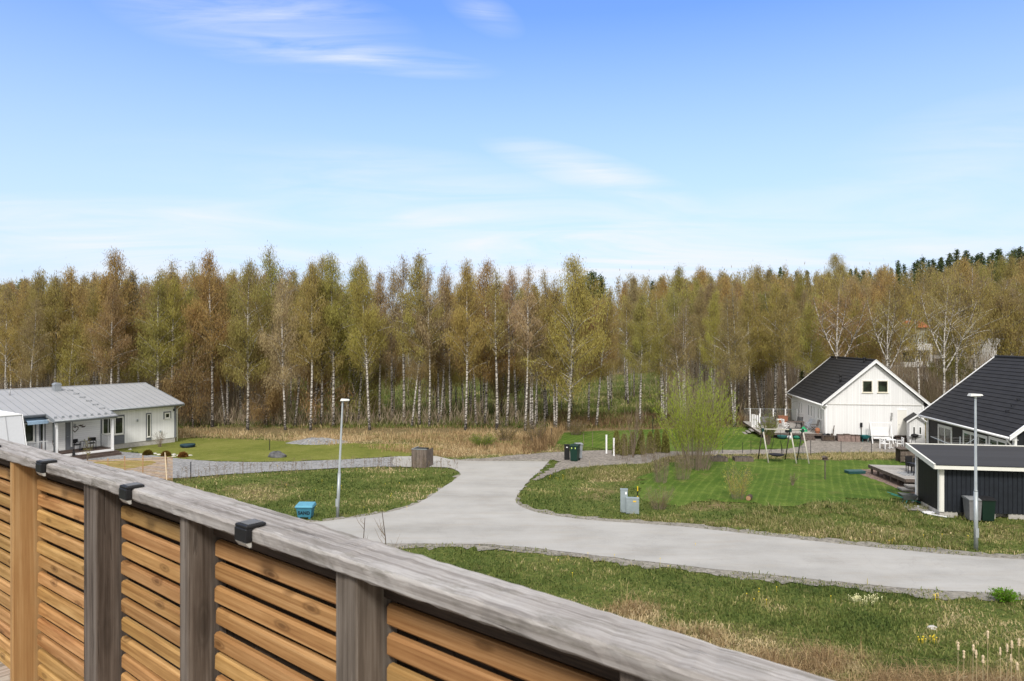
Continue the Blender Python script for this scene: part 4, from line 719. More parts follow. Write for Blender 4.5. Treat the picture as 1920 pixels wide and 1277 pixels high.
# boulder
def stone(name, label, p, s, m, seed, cat='stone', group=None):
    r = random.Random(seed); V = []; F = []; n = 14; k = 7
    for i in range(k+1):
        ph = math.pi*.5*(1-i/k)
        for j in range(n): a_ = 2*math.pi*j/n; q = 1+.16*math.sin(a_*2+seed)+.12*math.sin(ph*5+a_*3)+r.uniform(-.05, .05); V.append((math.cos(a_)*math.cos(ph)*s[0]*q, math.sin(a_)*math.cos(ph)*s[1]*q, math.sin(ph)*s[2]*(1+r.uniform(-.06, .06))-.03))
    for i in range(k):
        for j in range(n): F.append((i*n+j, (i+1)*n+j, (i+1)*n+(j+1) % n, i*n+(j+1) % n))
    o = MB().add(V, F).build(name, m, None, False); o.location = p; return tag(o, label, cat, group)
ROCK = plain('dark_rock', (.10, .10, .105), .85, var=.5, scale=3); ROCKL = plain('pale_rock', (.50, .48, .45), .9, var=.2, scale=4)
stone('boulder', 'dark grey boulder lying on the left garden lawn', G(519, 857), (.72, .45, .50), ROCK, 3, 'boulder')
for i, (x, y, s) in enumerate([(244, 843, .17), (266, 852, .16), (326, 856, .16), (357, 854, .16), (298, 853, .2), (291, 851, .2), (326, 853, .22), (336, 854, .2)]): stone('garden_stone', 'pale stone by the bungalow drive, '+['near the house corner', 'left of the dwarf shrubs', 'between the second and third dwarf shrub', 'right of the last dwarf shrub', 'behind the middle of the stone row', 'right of the first dwarf shrub', 'behind the third shrub', 'touching the third shrub'][i], G(x, y), (s, s*.8, s*.6), ROCKL, i+5, 'stone', 'pale stones by the drive')
stone('field_stone', 'whitish stone half sunk in the near meadow at the lower right', G(1748, 1176), (.16, .12, .08), ROCKL, 31, 'stone'); stone('garden_stone', 'flat pale stones at the lawn edge behind the white house shrubs', G(1003, 828), (.3, .2, .1), ROCKL, 33, 'stone')
# log, raised beds, low tray
p = G(1405, 937); t = thing('log', 'short sawn log lying at the edge of the striped lawn', 'log', p, R(60)); MB().tube([(-.28, 0, .14), (.28, 0, .13)], [.15, .14], 12).build('bark', BARKD, t); MB().tube([(-.283, 0, .14), (-.2805, 0, .14)], .13, 12).build('cut_end', LATH, t)
for x, w, lb in ((1348, 1.15, 'left dark timber raised bed with a heap of soil'), (1393, 1.35, 'right dark timber raised bed, empty looking')):
    p = G(x, 864); t = thing('raised_bed', lb, 'raised bed', p, R(-4), 'raised beds on the lawn'); m = MB()
    for a_ in ((-w/2, w/2, -.4, -.36), (-w/2, w/2, .4, .44), (-w/2, -w/2+.04, -.359, .399), (w/2-.04, w/2, -.359, .399)): m.rnd(); m.box(*a_, 0, .30)
    m.build('frame', OLDW, t); m = MB(); m.lathe((0, 0, .2), [(.42, 0), (.35, .1), (.1, .26 if x < 1370 else .12)], 10); m.build('soil', plain('soil%d' % x, (.07, .06, .05), .95, var=.5), t)
p = G(1604, 887.5); t = thing('sand_tray', 'flat dark teal plastic tray lying on the lawn edge near the terrace deck', 'tray', p, R(5)); TEAL = plain('teal_plastic', (.025, .085, .085), .5); m = MB(); m.bbox(-.62, .55, -.33, .33, 0, .16, .04); m.build('basin', TEAL, t); MB().bbox(-.64, .57, -.35, .35, .161, .20, .01).build('rim', TEAL, t)
p = G(352, 838.5); t = thing('sand_tray', 'round dark blue lidded sand tray on the left lawn by the bungalow', 'tray', p); m = MB(); m.lathe((0, 0, 0), [(.50, 0), (.60, .12), (.60, .2)], 20); m.build('basin', plain('navy_plastic', (.012, .03, .05), .5), t, True); m = MB(); m.lathe((.0, 0, .201), [(.62, 0), (.58, .06), (.2, .09)], 20); m.build('lid', plain('navy_lid', (.018, .05, .065), .5), t, True)
# bird feeder
p = G(1547, 900); p = G(1547, 899); h = ZP(862, p.y); t = thing('bird_table', 'brown bird table on a thin post standing on the right lawn', 'bird table', p); MB().tube([(0, 0, 0), (0, 0, h-.02)], .035, 6).build('post', OLDW, t); MB().box(-.17, .17, -.14, .14, h-.02, h).build('tray', OLDW, t); MB().box(-.13, .13, -.1, .1, h, h+.16).build('house', PORCHW, t); m = MB(); m.prism([(-.2, -.16, h+.15), (0, -.16, h+.26), (.2, -.16, h+.15)], (0, .32, 0)); m.build('roof', OLDW, t)
# swing frame
p = G(1441, 868); t = thing('swing_frame', 'wooden swing frame with dark green brackets, nest swing and rope ladder', 'swing', p, R(-6)); L1, L2, L3 = 0, 1.98, 2.86; hb = ZP(805, p.y+.7); GRN = plain('green_bracket', (.012, .045, .04), .5); LEGW = plain('pale_pole_wood', (.52, .49, .43), .8, var=.15); LEGD = plain('dark_pole_wood', (.07, .06, .045), .85)
MB().tube([(-.28, .75, hb), (L3-.05, .75, hb)], .045, 10).build('beam', LEGW, t, True)
for x in (L1, L2, L3):
    o = MB().tube([(x, 0, 0), (x-.22, .72, hb)], .05, 8).build('leg', LEGW, t, True); o2 = MB().tube([(x-.38, 1.5, 0), (x-.22, .78, hb)], .042, 8).build('leg', LEGD, t, True); MB().bbox(x-.30, x-.14, .62, .88, hb-.22, hb+.07, .02).build('bracket', GRN, t)
ns = MB(); c_ = (.78, .75); ns.lathe((c_[0], c_[1], .50), [(.05, -.14), (.35, -.09), (.55, .0), (.57, .03), (.50, .035), (.3, -.03), (.05, -.07)], 22); ns.build('nest_seat', plain('black_net', (.015, .015, .02), .8), t, True)
m = MB()
for sx, bx in ((-1, .55), (1, 1.05)):
    for sy in (-1, 1): m.tube([(c_[0]+sx*.5, c_[1]+sy*.24, .53), (bx, .75, 1.5), (bx, .75, hb)], .012, 4)
m.build('ropes', BLACK, t); m = MB()
for k in range(5): z = .32+.42*k; xo = -.22*z/hb; m.tube([(L2+xo+.05, .72*z/hb, z), (L3+xo-.04, .72*z/hb, z)], .018, 6); 
for k in (0, 1): x = L2+.3+k*.28; m.tube([(x, .1, .3), (x-.18, .65, hb-.15)], .008, 4)
m.build('rope_ladder', GRN, t)
# slatted garden fence with its braces, left
fa, fb = G(150, 897), G(324, 912); fa = AT(120, 41.5); fb = AT(324, 43.2); d_ = fb-fa; ln = d_.length; an = math.atan2(d_.y, d_.x); t = thing('slat_fence', 'pale pine open slat fence in front of the bungalow drive', 'fence', (fa.x, fa.y, 0), an); ht = ZP(857, 43.2); m = MB(); k = 0; z = .10
while z < ht: m.rnd(); m.box(0, ln, -.022, 0, z, z+.038); z += .084
m.build('slats', LATH, t)
for x in (200, 231.5, 266, 311, 150): q = (x-120)/(324-120)*ln*1.0; hh = ht+(.18 if x in (231.5, 266) else .1); m = MB(); m.box(q-.03, q+.03, .001, .06, 0, hh); m.build('post', LATH, t)
q = (309-120)/204*ln; m = MB(); m.tube([(q, -.03, ht+.32), (q+.22, -.6, 0)], .03, 5); o = m.build('brace', plain('new_lath', (.68, .55, .38), .7), t)
p = AT(248, 30, 0); zz = ZP(882, 34); a_, b_ = AT(243, 34, ZP(882, 34)), AT(254, 34.2, ZP(876, 34.2)); 
# ---- bungalow porch things ----
def on(F_, x, y, z=0): return F_.wor((x, y, z))
PF = .41
def bistro_chair(label, p, rz, group):
    t = thing('porch_chair', label, 'chair', p, rz, group); t.scale = (1.2, 1.2, 1.1); m = MB(); m.tube([(.19*math.cos(a_), .19*math.sin(a_), .44) for a_ in [k*math.pi/6 for k in range(12)]], .03, 5, False); m.lathe((0, 0, .43), [(.2, 0), (.2, .03)], 14); m.build('seat', BLACK, t)
    m = MB(); P = [(.24*math.cos(a_), .24*math.sin(a_)) for a_ in [math.pi*(.0+k/8) for k in range(9)]]
    for i in range(8): m.obox((*P[i], .56), (P[i+1][0]-P[i][0], P[i+1][1]-P[i][1], 0), (0, .012, 0), (0, 0, .26))
    m.build('backrest', BLACK, t); m = MB()
    for s in (-1, 1): m.tube([(s*.2, -.18, 0), (s*.2, -.17, .6), (s*.23, .0, .66)], .02, 5); m.tube([(s*.16, .2, 0), (s*.2, .15, .6)], .02, 5)
    m.build('legs', DARKM, t); return t
p1, p2 = C.hy(143, 810, -1.2), C.hy(173, 810, -1.2)
bistro_chair('dark bistro chair left of the porch table, backed by the white wall', on(C, p1.x+.1, -1.1, PF), A2+R(60), 'porch chairs'); bistro_chair('dark bistro chair right of the porch table, near the white railing', on(C, p2.x, -1.1, PF), A2-R(50), 'porch chairs')
t = thing('porch_table', 'small round metal table between the two dark porch chairs', 'table', on(C, (p1.x+p2.x)/2+.05, -1.1, PF), A2); m = MB(); m.lathe((0, 0, .68), [(.32, 0), (.33, .02)], 20); m.build('table_top', plain('grey_glass', (.14, .15, .16), .2), t); m = MB()
for k in range(4): a_ = k*math.pi/2+.4; m.tube([(math.cos(a_)*.05, math.sin(a_)*.05, .67), (math.cos(a_)*.08, math.sin(a_)*.08, .35), (math.cos(a_)*.28, math.sin(a_)*.28, 0)], .012, 5)
m.build('leg_frame', DARKM, t); m = MB(); m.lathe((0, 0, .701), [(.05, 0), (.06, .1), (.03, .16)], 8); tt = m.build('vase', GALV); tt.location = on(C, (p1.x+p2.x)/2+.05, -1.1, PF); tag(tt, 'little grey pot standing on the porch table', 'pot')
p = C.hy(102, 843, -1.6); t = thing('planter', 'black planter box with a stick, on the ground left of the porch', 'planter', on(C, -11.0, -1.9, 0), A2); MB().bbox(-.38, .38, -.25, .25, 0, .62, .03).build('box', BLACK, t); MB().box(-.33, .33, -.2, .2, .6205, .64).build('soil', BARKD, t); MB().tube([(0, 0, .64), (.03, 0, 1.35)], .015, 5).build('stick', LATH, t)
t = thing('planter', 'low black tub beside the black planter box, left of the porch', 'planter', on(C, -11.9, -1.7, 0), A2); MB().lathe((0, 0, 0), [(.3, 0), (.42, .35), (.44, .4)], 14).build('tub', BLACK, t); MB().lathe((0, 0, .4005), [(.4, 0), (.3, .03)], 14).build('soil', BARKD, t)
t = thing('sledge', 'brown wooden sledge leaning upright on the porch wall', 'sledge', on(C, -9.75, -.75, PF), A2+R(30)); m = MB()
for s in (-1, 1): m.tube([(s*.17, -.25, 0), (s*.17, .0, .75), (s*.15, .02, .95), (s*.15, -.08, 1.0)], .018, 5)
m.build('runners', PORCHW, t); m = MB()
for k in range(3): m.box(-.15, .15, -.18+.06*k, -.16+.06*k, .25+.2*k, .33+.2*k)
m.build('slats', PORCHW, t)
p = C.hy(128, 845, -2.7); t = thing('garden_lantern', 'small black lantern standing on the porch step', 'lantern', on(C, -9.05, -2.42, .26), A2); MB().lathe((0, 0, 0), [(.10, 0), (.12, .03), (.09, .2), (.12, .25), (.03, .34)], 8).build('housing', BLACK, t); MB().tube([(0, 0, .34), (0, 0, .40)], .02, 6).build('ring', BLACK, t)
def ornament(zx, zy, label, kind):
    p = C.hy(zx/4.8, 680+zy/4.8, 0); m = MB(); P0 = C.wor((p.x, -.03, p.z))
    if kind == 'heart':
        pts = [(.016*.9*16*math.sin(a_)**3, 0, .016*(13*math.cos(a_)-5*math.cos(2*a_)-2*math.cos(3*a_)-math.cos(4*a_))) for a_ in [2*math.pi*k/24 for k in range(25)]]; m.tube(pts, .028, 6, False)
    else: m.prism([(-.18, 0, 0), (-.05, 0, .07), (.1, 0, .05), (.2, 0, .08), (.1, 0, -.04), (-.06, 0, -.05)], (0, -.02, 0))
    o = m.build('wall_ornament', PORCHW); o.location = P0; o.rotation_euler = (0, 0, A2); tag(o, label, 'ornament')
ornament(674, 597, 'heart shaped wreath hanging on the porch wall', 'heart'); ornament(724, 567, 'bird shaped ornament on the porch wall, left and higher one', 'bird'); ornament(747, 577, 'bird shaped ornament on the porch wall, right and lower one', 'bird')
# ---- terrace of the white house ----
TZ = .50; e = MB(); t = thing('timber_terrace', 'raised grey timber terrace with white railing posts beside the white house', 'terrace', (*WO, 0), A1)
nl = W.loc(G(1436, 822, .0)); xl = W.loc(AT(1418, 70, 0)).x
yn_ = W.loc(AT(1500, 62.6)).y; TX0, TY0, TY1 = -5.6, .6, 9.5
m = MB(); yy = TY0
while yy < TY1: m.rnd(); m.box(TX0, -.06, yy, yy+.135, TZ-.03, TZ); yy += .14
m.build('deck_boards', DECKW, t); m = MB(); m.box(TX0, -.06, TY0-.03, TY0-.002, TZ-.2, TZ); m.box(TX0-.03, TX0-.002, TY0-.03, TY1, TZ-.2, TZ); m.build('edge_board', OLDW, t)
m = MB()
for k in range(3): m.box(-2.1, -.9, TY0-.32*(k+1)-.03, TY0-.32*k-.04, 0 if k == 2 else TZ-.16*(k+1)-.14, TZ-.16*(k+1)+.02)
m.build('steps', OLDW, t); m = MB()
for k in range(3): m.box(TX0-.3*(k+1)-.03, TX0-.3*k-.04, 3.0, 4.4, TZ-.16*(k+1)-.06, TZ-.16*(k+1)+.02)
m.build('side_steps', DECKW, t); m = MB(); m.box(TX0+.1, -.1, TY0+.15, TY0+.2, -.05, TZ-.2); m.build('under_deck_dark', DARKH, t)  # near-black panel standing in for the shade beneath the terrace
posts = [(TX0+.08, 4.7, 1.25), (TX0+.26, 4.75, 1.25), (TX0+.44, 4.8, 1.2), (TX0+.62, 4.85, 1.15), (TX0+.82, 4.9, 1.3), (-3.9, 9.3, 1.4), (-2.6, 9.3, 1.4), (-1.4, 9.3, 1.4), (-.25, 9.3, 1.4), (-4.9, 9.3, 1.4)]
for x, y, h in posts: MB().box(x-.045, x+.045, y-.045, y+.045, TZ, TZ+h).build('railing_post', WHITE, t)
m = MB(); x = -5.5
while x < -.1: m.box(x, x+.012, 9.34, 9.35, TZ+.05, TZ+1.35); x += .11
m.box(-5.5, -.1, 9.335, 9.355, TZ+1.35, TZ+1.38); m.build('wire_screen', GALV, t)
FOOT.append([tuple(W.wor(p))[:2] for p in ((TX0-1, TY0-1, 0), (0, TY0-1, 0), (0, TY1, 0), (TX0-1, TY1, 0))])
def legs4(t, w, d, h, m_, r_=.02, name='leg'):
    for sx in (-1, 1):
        for sy in (-1, 1): MB().box(sx*w-r_, sx*w+r_, sy*d-r_, sy*d+r_, 0, h).build(name, m_, t)
GS = plain('grey_wicker', (.12, .11, .115), .8, var=.3, scale=30); CUSH = plain('grey_cushion', (.16, .16, .18), .9)
t = thing('garden_sofa', 'dark grey wicker corner sofa at the far left of the timber terrace', 'sofa', on(W, -4.0, 6.6, TZ), A1); m = MB(); m.box(-1.1, 1.1, -.4, .4, .05, .32); m.box(-1.1, 1.1, .28, .4, .321, .78); m.box(-1.1, -.95, -.4, .279, .321, .6); m.box(.95, 1.1, -.4, .279, .321, .6); m.build('frame', GS, t); m = MB(); m.box(-.94, .94, -.39, .12, .322, .45); m.box(-.94, .94, .121, .275, .33, .8); m.build('cushion', CUSH, t)
t = thing('side_table', 'small white table next to the wicker sofa on the timber terrace', 'table', on(W, -2.7, 5.5, TZ), A1); MB().box(-.32, .32, -.3, .3, .68, .72).build('table_top', WHITE, t); legs4(t, .28, .26, .68, WHITE)
t = thing('dining_table', 'brown garden dining table in the middle of the timber terrace', 'table', on(W, -1.75, 3.6, TZ), A1); MB().box(-.8, .8, -.4, .4, .70, .74).build('table_top', OLDW, t); legs4(t, .65, .32, .70, OLDW, .045)
def fold_chair(label, p, rz, m_, rec=.25, group=None, s=1.0):
    t = thing('folding_chair', label, 'chair', p, rz, group); t.scale = (s, s, s); m = MB()
    for k in range(6): m.box(-.24, .24, -.2+.07*k, -.145+.07*k, .43, .45)
    m.build('seat', m_, t); m = MB()
    for k in range(6): z = .52+.09*k; y = .22+rec*(z-.45); m.box(-.23, .23, y, y+.018, z, z+.06)
    m.build('backrest', m_, t); 
    for sx in (-1, 1): m = MB(); m.tube([(sx*.25, -.25, 0), (sx*.25, .22, .45), (sx*.25, .22+rec*.6, 1.06)], .022, 5); m.build('leg', m_, t); m = MB(); m.tube([(sx*.22, .3, 0), (sx*.22, -.22, .46), (sx*.25, -.24, .64), (sx*.25, .3, .66)], .02, 5); m.build('leg', m_, t)
    return t
BLUW = plain('pale_blue_sling', (.50, .54, .60), .8); fold_chair('white folding chair left of the terrace dining table', on(W, -2.75, 3.0, TZ), A1+R(100), WHITE); fold_chair('pale blue striped reclining chair by the house wall on the terrace', on(W, -.75, 3.4, TZ), A1-R(70), BLUW, .5); fold_chair('second dark framed reclining chair behind the terrace table', on(W, -1.2, 4.6, TZ), A1-R(30), DARKM, .5)
fold_chair('weathered wooden armchair at the near corner of the terrace', on(W, -.55, 1.6, TZ), A1-R(90), OLDW, .25, None, 1.1)
t = thing('reddish_chair_back', 'x', 'chair', on(W, -2.2, 8.1, TZ), A1); bpy.data.objects.remove(t); t = thing('storage_box', 'reddish brown box standing by the rear railing of the terrace', 'box', on(W, -1.8, 8.6, TZ), A1); MB().box(-.45, .45, -.25, .25, 0, .7).build('body', plain('red_brown', (.28, .12, .07), .8), t); MB().box(-.47, .47, -.27, .27, .701, .74).build('lid', plain('red_brown_lid', (.30, .14, .08), .8), t)
p = G(1503, 802, TZ); m = MB(); m.lathe((0, 0, 0), [(.36, 0), (.28, .2), (.02, .46)], 14); o = m.build('play_tent', plain('bright_green_cloth', (.02, .30, .12), .7)); o.location = on(W, -1.35, 2.15, TZ); tag(o, 'small bright green cone shaped cloth on the terrace edge', 'toy')
m = MB(); m.lathe((0, 0, 0), [(.14, 0), (.24, .25), (.2, .42), (.12, .5)], 12); o = m.build('terracotta_pot', plain('terracotta', (.36, .15, .08), .8)); o.location = on(W, -.45, .9, TZ); tag(o, 'round terracotta pot at the near right corner of the terrace', 'pot')
m = MB(); m.lathe((0, 0, .0), [(.05, 0), (.2, .08), (.2, .32), (.05, .4)], 12); o = m.build('black_ball', BLACK); o.location = G(1480, 815.5, TZ-.02); o.location = on(W, -3.1, .85, TZ); tag(o, 'round black pot on the terrace front edge behind the swing frame', 'pot')
for i, (x, c, lb, s) in enumerate([(-4.95, (.35, .20, .08), 'orange brown sack under the terrace front edge', .26), (-3.7, (.02, .10, .10), 'teal plastic tub under the terrace front edge', .42), (-3.05, (.7, .72, .75), 'white bag under the terrace front edge', .25), (-2.45, (.02, .16, .10), 'green bag under the terrace front edge beside the steps', .3)]):
    m = MB(); m.lathe((0, 0, 0), [(s*.6, 0), (s, .18), (s*1.05 if i == 1 else s*.7, .30), (s*1.0 if i == 1 else s*.2, .34)], 10); o = m.build('garden_tub' if i == 1 else 'garden_sack', plain('bag%d' % i, c, .8)); o.location = on(W, x, TY0-.42, .0); tag(o, lb, 'tub' if i == 1 else 'sack')
# ---- along the gable of the white house ----
def wx(px, y=-.6): return W.hy(px, 820, y).x
t = thing('bench_swing', 'white slatted garden swing bench against the white house wall', 'swing bench', on(W, (wx(1630)+wx(1668))/2, -.9, 0), A1); w2 = (wx(1668)-wx(1630))/2; m = MB()
for k in range(6): m.box(-w2+.12, w2-.12, .12+k*.03, .14+k*.03, .62+k*.13, .73+k*.13)
m.build('backrest', WHITE, t); m = MB()
for k in range(6): m.box(-w2+.12, w2-.12, -.38+k*.085, -.31+k*.085, .50, .525)
m.box(-w2+.1, w2-.1, -.40, -.385, .40, .52); m.build('seat', WHITE, t)
for s in (-1, 1): m = MB(); m.tube([(s*w2, -.55, 0), (s*w2, .1, 1.75)], .045, 6); m.build('leg', WHITE, t); m = MB(); m.tube([(s*w2, .7, 0), (s*w2, .1, 1.75)], .045, 6); m.build('leg', WHITE, t)
MB().box(-w2-.1, w2+.1, .05, .15, 1.72, 1.8).build('top_beam', WHITE, t); 
STONEP = plain('brown_stone_panels', (.24, .175, .155), .9, var=.25, scale=5)
for x0, x1_, h, lb in ((1571, 1584, .62, 'brown planter box, left of the row below the house wall'), (1584, 1595.5, .66, 'brown planter box, second of the row below the house wall'), (1596, 1604, .6, 'brown planter box, third of the row below the house wall'), (1604.5, 1613, .6, 'brown planter box, right of the row next to the barrow')):
    a_, b_ = wx(x0, -.7), wx(x1_, -.7); t = thing('planter_box', lb, 'planter', on(W, (a_+b_)/2, -.45, 0), A1, 'planter boxes under the gable'); w2_ = (b_-a_)/2-.01; MB().box(-w2_, w2_, -.25, .25, 0, h-.05).build('box', STONEP, t); MB().box(-w2_, w2_, -.27, .27, h-.049, h).build('rim', PORCHW, t)
t = thing('outdoor_workbench', 'low dark rack stacked with pots left of the brown planters', 'rack', on(W, wx(1556), -.45, 0), A1); m = MB(); m.box(-.62, .42, -.25, .25, .06, .12); m.box(-.62, .42, -.25, .25, .45, .5); m.box(-.62, -.55, -.25, .25, 0, .449); m.box(.35, .42, -.25, .25, 0, .449); m.build('frame', OLDW, t)
for i, (x, s) in enumerate(((-.4, .16), (-.1, .2), (.22, .14))): m = MB(); m.lathe((x, 0, .501), [(s*.7, 0), (s, .12), (s*.4, .18)], 9); m.build('pot', [ROCK, BLACK, OLDW][i], t)
m = MB(); m.tube([(.3, 0, .5), (.42, .05, 1.4)], .04, 6); m.build('branch', BARKD, t)
m = MB(); m.box(-.5, .3, -.2, .2, .125, .40); m.build('logs', BARKD, t)
t = thing('wheelbarrow', 'small teal wheelbarrow leaning by the white swing bench', 'wheelbarrow', on(W, wx(1622), -.5, 0), A1); TQ = plain('teal_paint', (.02, .16, .17), .5)
def barrow(t, tq, tray):
    m = MB(); m.add([(-.2, -.25, .32), (.2, -.25, .32), (.2, .3, .32), (-.2, .3, .32), (-.33, -.42, .62), (.33, -.42, .62), (.33, .42, .58), (-.33, .42, .58)], [(3, 2, 1, 0), (0, 1, 5, 4), (1, 2, 6, 5), (2, 3, 7, 6), (3, 0, 4, 7), (0, 1, 2, 3), (4, 5, 1, 0), (5, 6, 2, 1), (6, 7, 3, 2), (7, 4, 0, 3)]); m.build('tray', tray, t)
    for s in (-1, 1): m = MB(); m.tube([(s*.05, .62, .18), (s*.18, .2, .3), (s*.28, -.95, .62)], .018, 6); m.tube([(s*.2, -.1, .3), (s*.24, -.25, 0)], .018, 6); m.build('handle', tq, t)
    m = MB(); m.tube([(-.04, .62, .18), (.04, .62, .18)], .18, 14); m.build('wheel', BLACK, t)
barrow(t, TQ, TQ)
t = thing('spade', 'long dark shovel standing upright between the planters and the swing bench', 'shovel', on(W, wx(1619.5), -.12, 0), A1); MB().tube([(0, 0, 0), (-.05, .04, 1.35)], .025, 6).build('handle', BARKD, t); MB().box(-.14, .06, .0, .03, 1.25, 1.65).build('blade', DARKM, t)
def garden_chair(label, p, rz):
    t = thing('garden_chair', label, 'chair', p, rz, 'white chairs on the gravel yard'); MB().box(-.27, .27, -.25, .25, .42, .46).build('seat', WHITE, t)
    for s in (-1, 1):
        MB().box(s*.27-.03, s*.27+.03, -.27, -.21, 0, .66).build('leg', WHITE, t); MB().box(s*.27-.03, s*.27+.03, .21, .27, 0, .95).build('leg', WHITE, t); MB().box(s*.27-.035, s*.27+.035, -.29, .209, .661, .69).build('armrest', WHITE, t)
    m = MB(); m.box(-.24, .24, .225, .255, .88, .95); m.box(-.24, .24, .225, .255, .5, .55); m.tube([(-.23, .24, .55), (.23, .24, .88)], .02, 4); m.tube([(.23, .24, .55), (-.23, .24, .88)], .02, 4); m.build('backrest', WHITE, t); return t
garden_chair('white cross backed garden chair left of the round white table on the gravel', G(1659, 841.5), R(25)); garden_chair('white garden chair right of the round white table on the gravel, seen from the side', G(1686.5, 841.5), R(-105))
t = thing('garden_table', 'small white round pedestal table between the two white garden chairs', 'table', G(1671, 840.5)); MB().lathe((0, 0, .70), [(.36, 0), (.38, .015), (.36, .03)], 20).build('table_top', WHITE, t); MB().tube([(0, 0, .05), (0, 0, .70)], .03, 8).build('pedestal', WHITE, t); m = MB()
for k in range(4): a_ = k*math.pi/2; m.tube([(0, 0, .1), (math.cos(a_)*.3, math.sin(a_)*.3, .02)], .02, 5)
m.build('foot', WHITE, t)
t = thing('barbecue', 'black kettle barbecue in front of the little white shed', 'barbecue', G(1715, 836.5), R(-8)); MB().lathe((0, 0, .72), [(.08, 0), (.26, .08), (.29, .17), (.26, .27), (.10, .33)], 16).build('bowl', BLACK, t, True); m = MB()
for a_ in (.5, 2.6, 4.7): m.tube([(math.cos(a_)*.15, math.sin(a_)*.15, .75), (math.cos(a_)*.3, math.sin(a_)*.3, 0)], .018, 5)
m.build('legs', DARKM, t); MB().box(-.5, .5, -.12, .1, .80, .83).build('shelf', GALV, t)
stone('bark_heap', 'dark brown heap of firewood scraps beside the barbecue', G(1702, 840), (.55, .35, .5), OLDW, 41, 'woodpile')
# ---- deck of the black house ----
p0 = G(1629, 871, .6); DK = Frame((G(1697.6, 897.9, .6).x, G(1697.6, 897.9, .6).y), A1); t = thing('house_deck', 'long silver grey timber deck on short posts beside the black house', 'deck', (DK.o.x, DK.o.y, 0), A1); LY_ = DK.loc(p0).y; LXd = DK.loc(B.wor((wx0, -8, 0))).x-.03; xo = DK.loc(p0).x
m = MB(); yy = 0
while yy < LY_: m.rnd(); m.box(-.02+xo*yy/LY_, LXd, yy, yy+.14, .57, .60); yy += .145
m.build('deck_boards', DECKW, t); m = MB(); m.box(0, LXd, -.035, -.002, .40, .60); m.prism([(-.055, -.035, .40), (xo-.055, LY_, .40), (xo-.055, LY_, .60), (-.055, -.035, .60)], (.03, 0, 0)); m.build('edge_board', OLDW, t)
for k in range(6): y = .2+k*(LY_-.4)/5; MB().box(.05+xo*y/LY_, .17+xo*y/LY_, y-.05, y+.05, -.05, .5).build('post', OLDW, t)
m = MB(); m.box(.9, LXd, .3, .35, -.05, .5); m.build('under_deck_dark', DARKH, t); FOOT.append([tuple(DK.wor(p))[:2] for p in ((0, -1, 0), (LXd, -1, 0), (LXd, LY_, 0), (xo, LY_, 0))])  # dark panel in place of the shaded void under the deck
m = MB(); m.box(.5, 4, -1.15, -.04, .27, .42); m.build('lower_deck', DECKW, t)
for k, (x, z) in enumerate(((-.15, .22), (-.55, .06))): m = MB(); m.box(x, x+.62, -.95-.15*k, -.15-.1*k, z, z+.10); m.build('step', DECKW, t)
def wicker(label, p, rz):
    t = thing('rattan_chair', label, 'chair', p, rz, 'black chairs on the deck'); m = MB(); m.box(-.25, .25, -.25, .25, .38, .46); m.build('seat', BLACK, t); MB().box(-.25, .25, .22, .27, .461, .98).build('backrest', BLACK, t); legs4(t, .22, .22, .38, BLACK, .018); return t
wicker('black rattan chair facing the camera side of the deck table, left one', G(1709.5, 885, .6), R(10)); wicker('black rattan chair at the deck table, right one beside the shed wall', G(1725, 888, .6), R(100))
t = thing('deck_table', 'small black table between the rattan chairs on the deck', 'table', G(1717, 890, .6)); MB().box(-.35, .35, -.35, .35, .68, .71).build('table_top', DARKM, t); legs4(t, .3, .3, .68, DARKM)
m = MB(); c_ = G(1716, 889, .604); m.obox((c_.x-1.0, c_.y-.5, .603), (1.9, 0, 0), (.2, 1.3, 0), (0, 0, .006)); tag(m.build('outdoor_rug', boards('striped_rug', (.40, .41, .42), 0, .22, .4, .35, .9, .1, .0)), 'grey and black patterned rug under the deck chairs', 'rug')
# firewood store
p = G(1688.5, 868); t = thing('firewood_store', 'open grey timber firewood store with sloping lid behind the deck', 'log store', p, A1); m = MB()
for k in range(7): m.rnd(); m.box(0, .95, 0, .02, .1+k*.12, .21+k*.12)
m.build('side_boards', OLDW, t); m = MB(); m.box(0, .06, .021, .08, 0, 1.0); m.box(.95, 1.02, .0, .08, 0, 1.0); m.box(1.5, 1.6, .0, .1, 0, 1.05); m.box(2.1, 2.16, .0, .08, 0, 1.0); m.box(0, 2.16, .9, .95, 0, 1.0); m.build('frame', OLDW, t); m = MB(); m.prism([(-.1, -.15, .99), (2.3, -.15, 1.08), (2.3, -.15, 1.12), (-.1, -.15, 1.03)], (0, 1.2, 0)); m.build('roof', OLDW, t); m = MB(); r_ = random.Random(8)
for k in range(24): m.rnd(); x, z = 1.66+(k % 6)*.075, .12+(k//6)*.12; m.tube([(x, .1, z), (x, .7, z)], .05, 6)
m.build('logs', OLDW, t)
t = thing('wheelbarrow', 'grey wheelbarrow with turquoise frame parked by the corner of the black shed', 'wheelbarrow', G(1702, 947), R(-100)); barrow(t, plain('turquoise_paint', (.03, .22, .20), .5), plain('grey_tray', (.10, .11, .11), .5))
for i, (x, y, w_, d_, rz_, mm_, lb) in enumerate([(1722, 955, 1.25, .75, -12, DECKW, 'grey timber pallet lid lying in the grass by the shed corner'), (1744, 962, .75, .4, -8, WHITE, 'white board lying flat in front of the shed corner'), (1757, 967.5, .9, .07, -50, WHITE, 'narrow white plank lying in front of the shed foundation'), (1716, 950, .75, .1, -20, WHITE, 'white batten lying behind the grey pallet lid')]):
    p = G(x, y); m = MB(); m.box(-w_/2, w_/2, -d_/2, d_/2, .02, .06); o = m.build('loose_board', mm_); o.location = p; o.rotation_euler = (0, 0, R(rz_)); tag(o, lb, 'board')
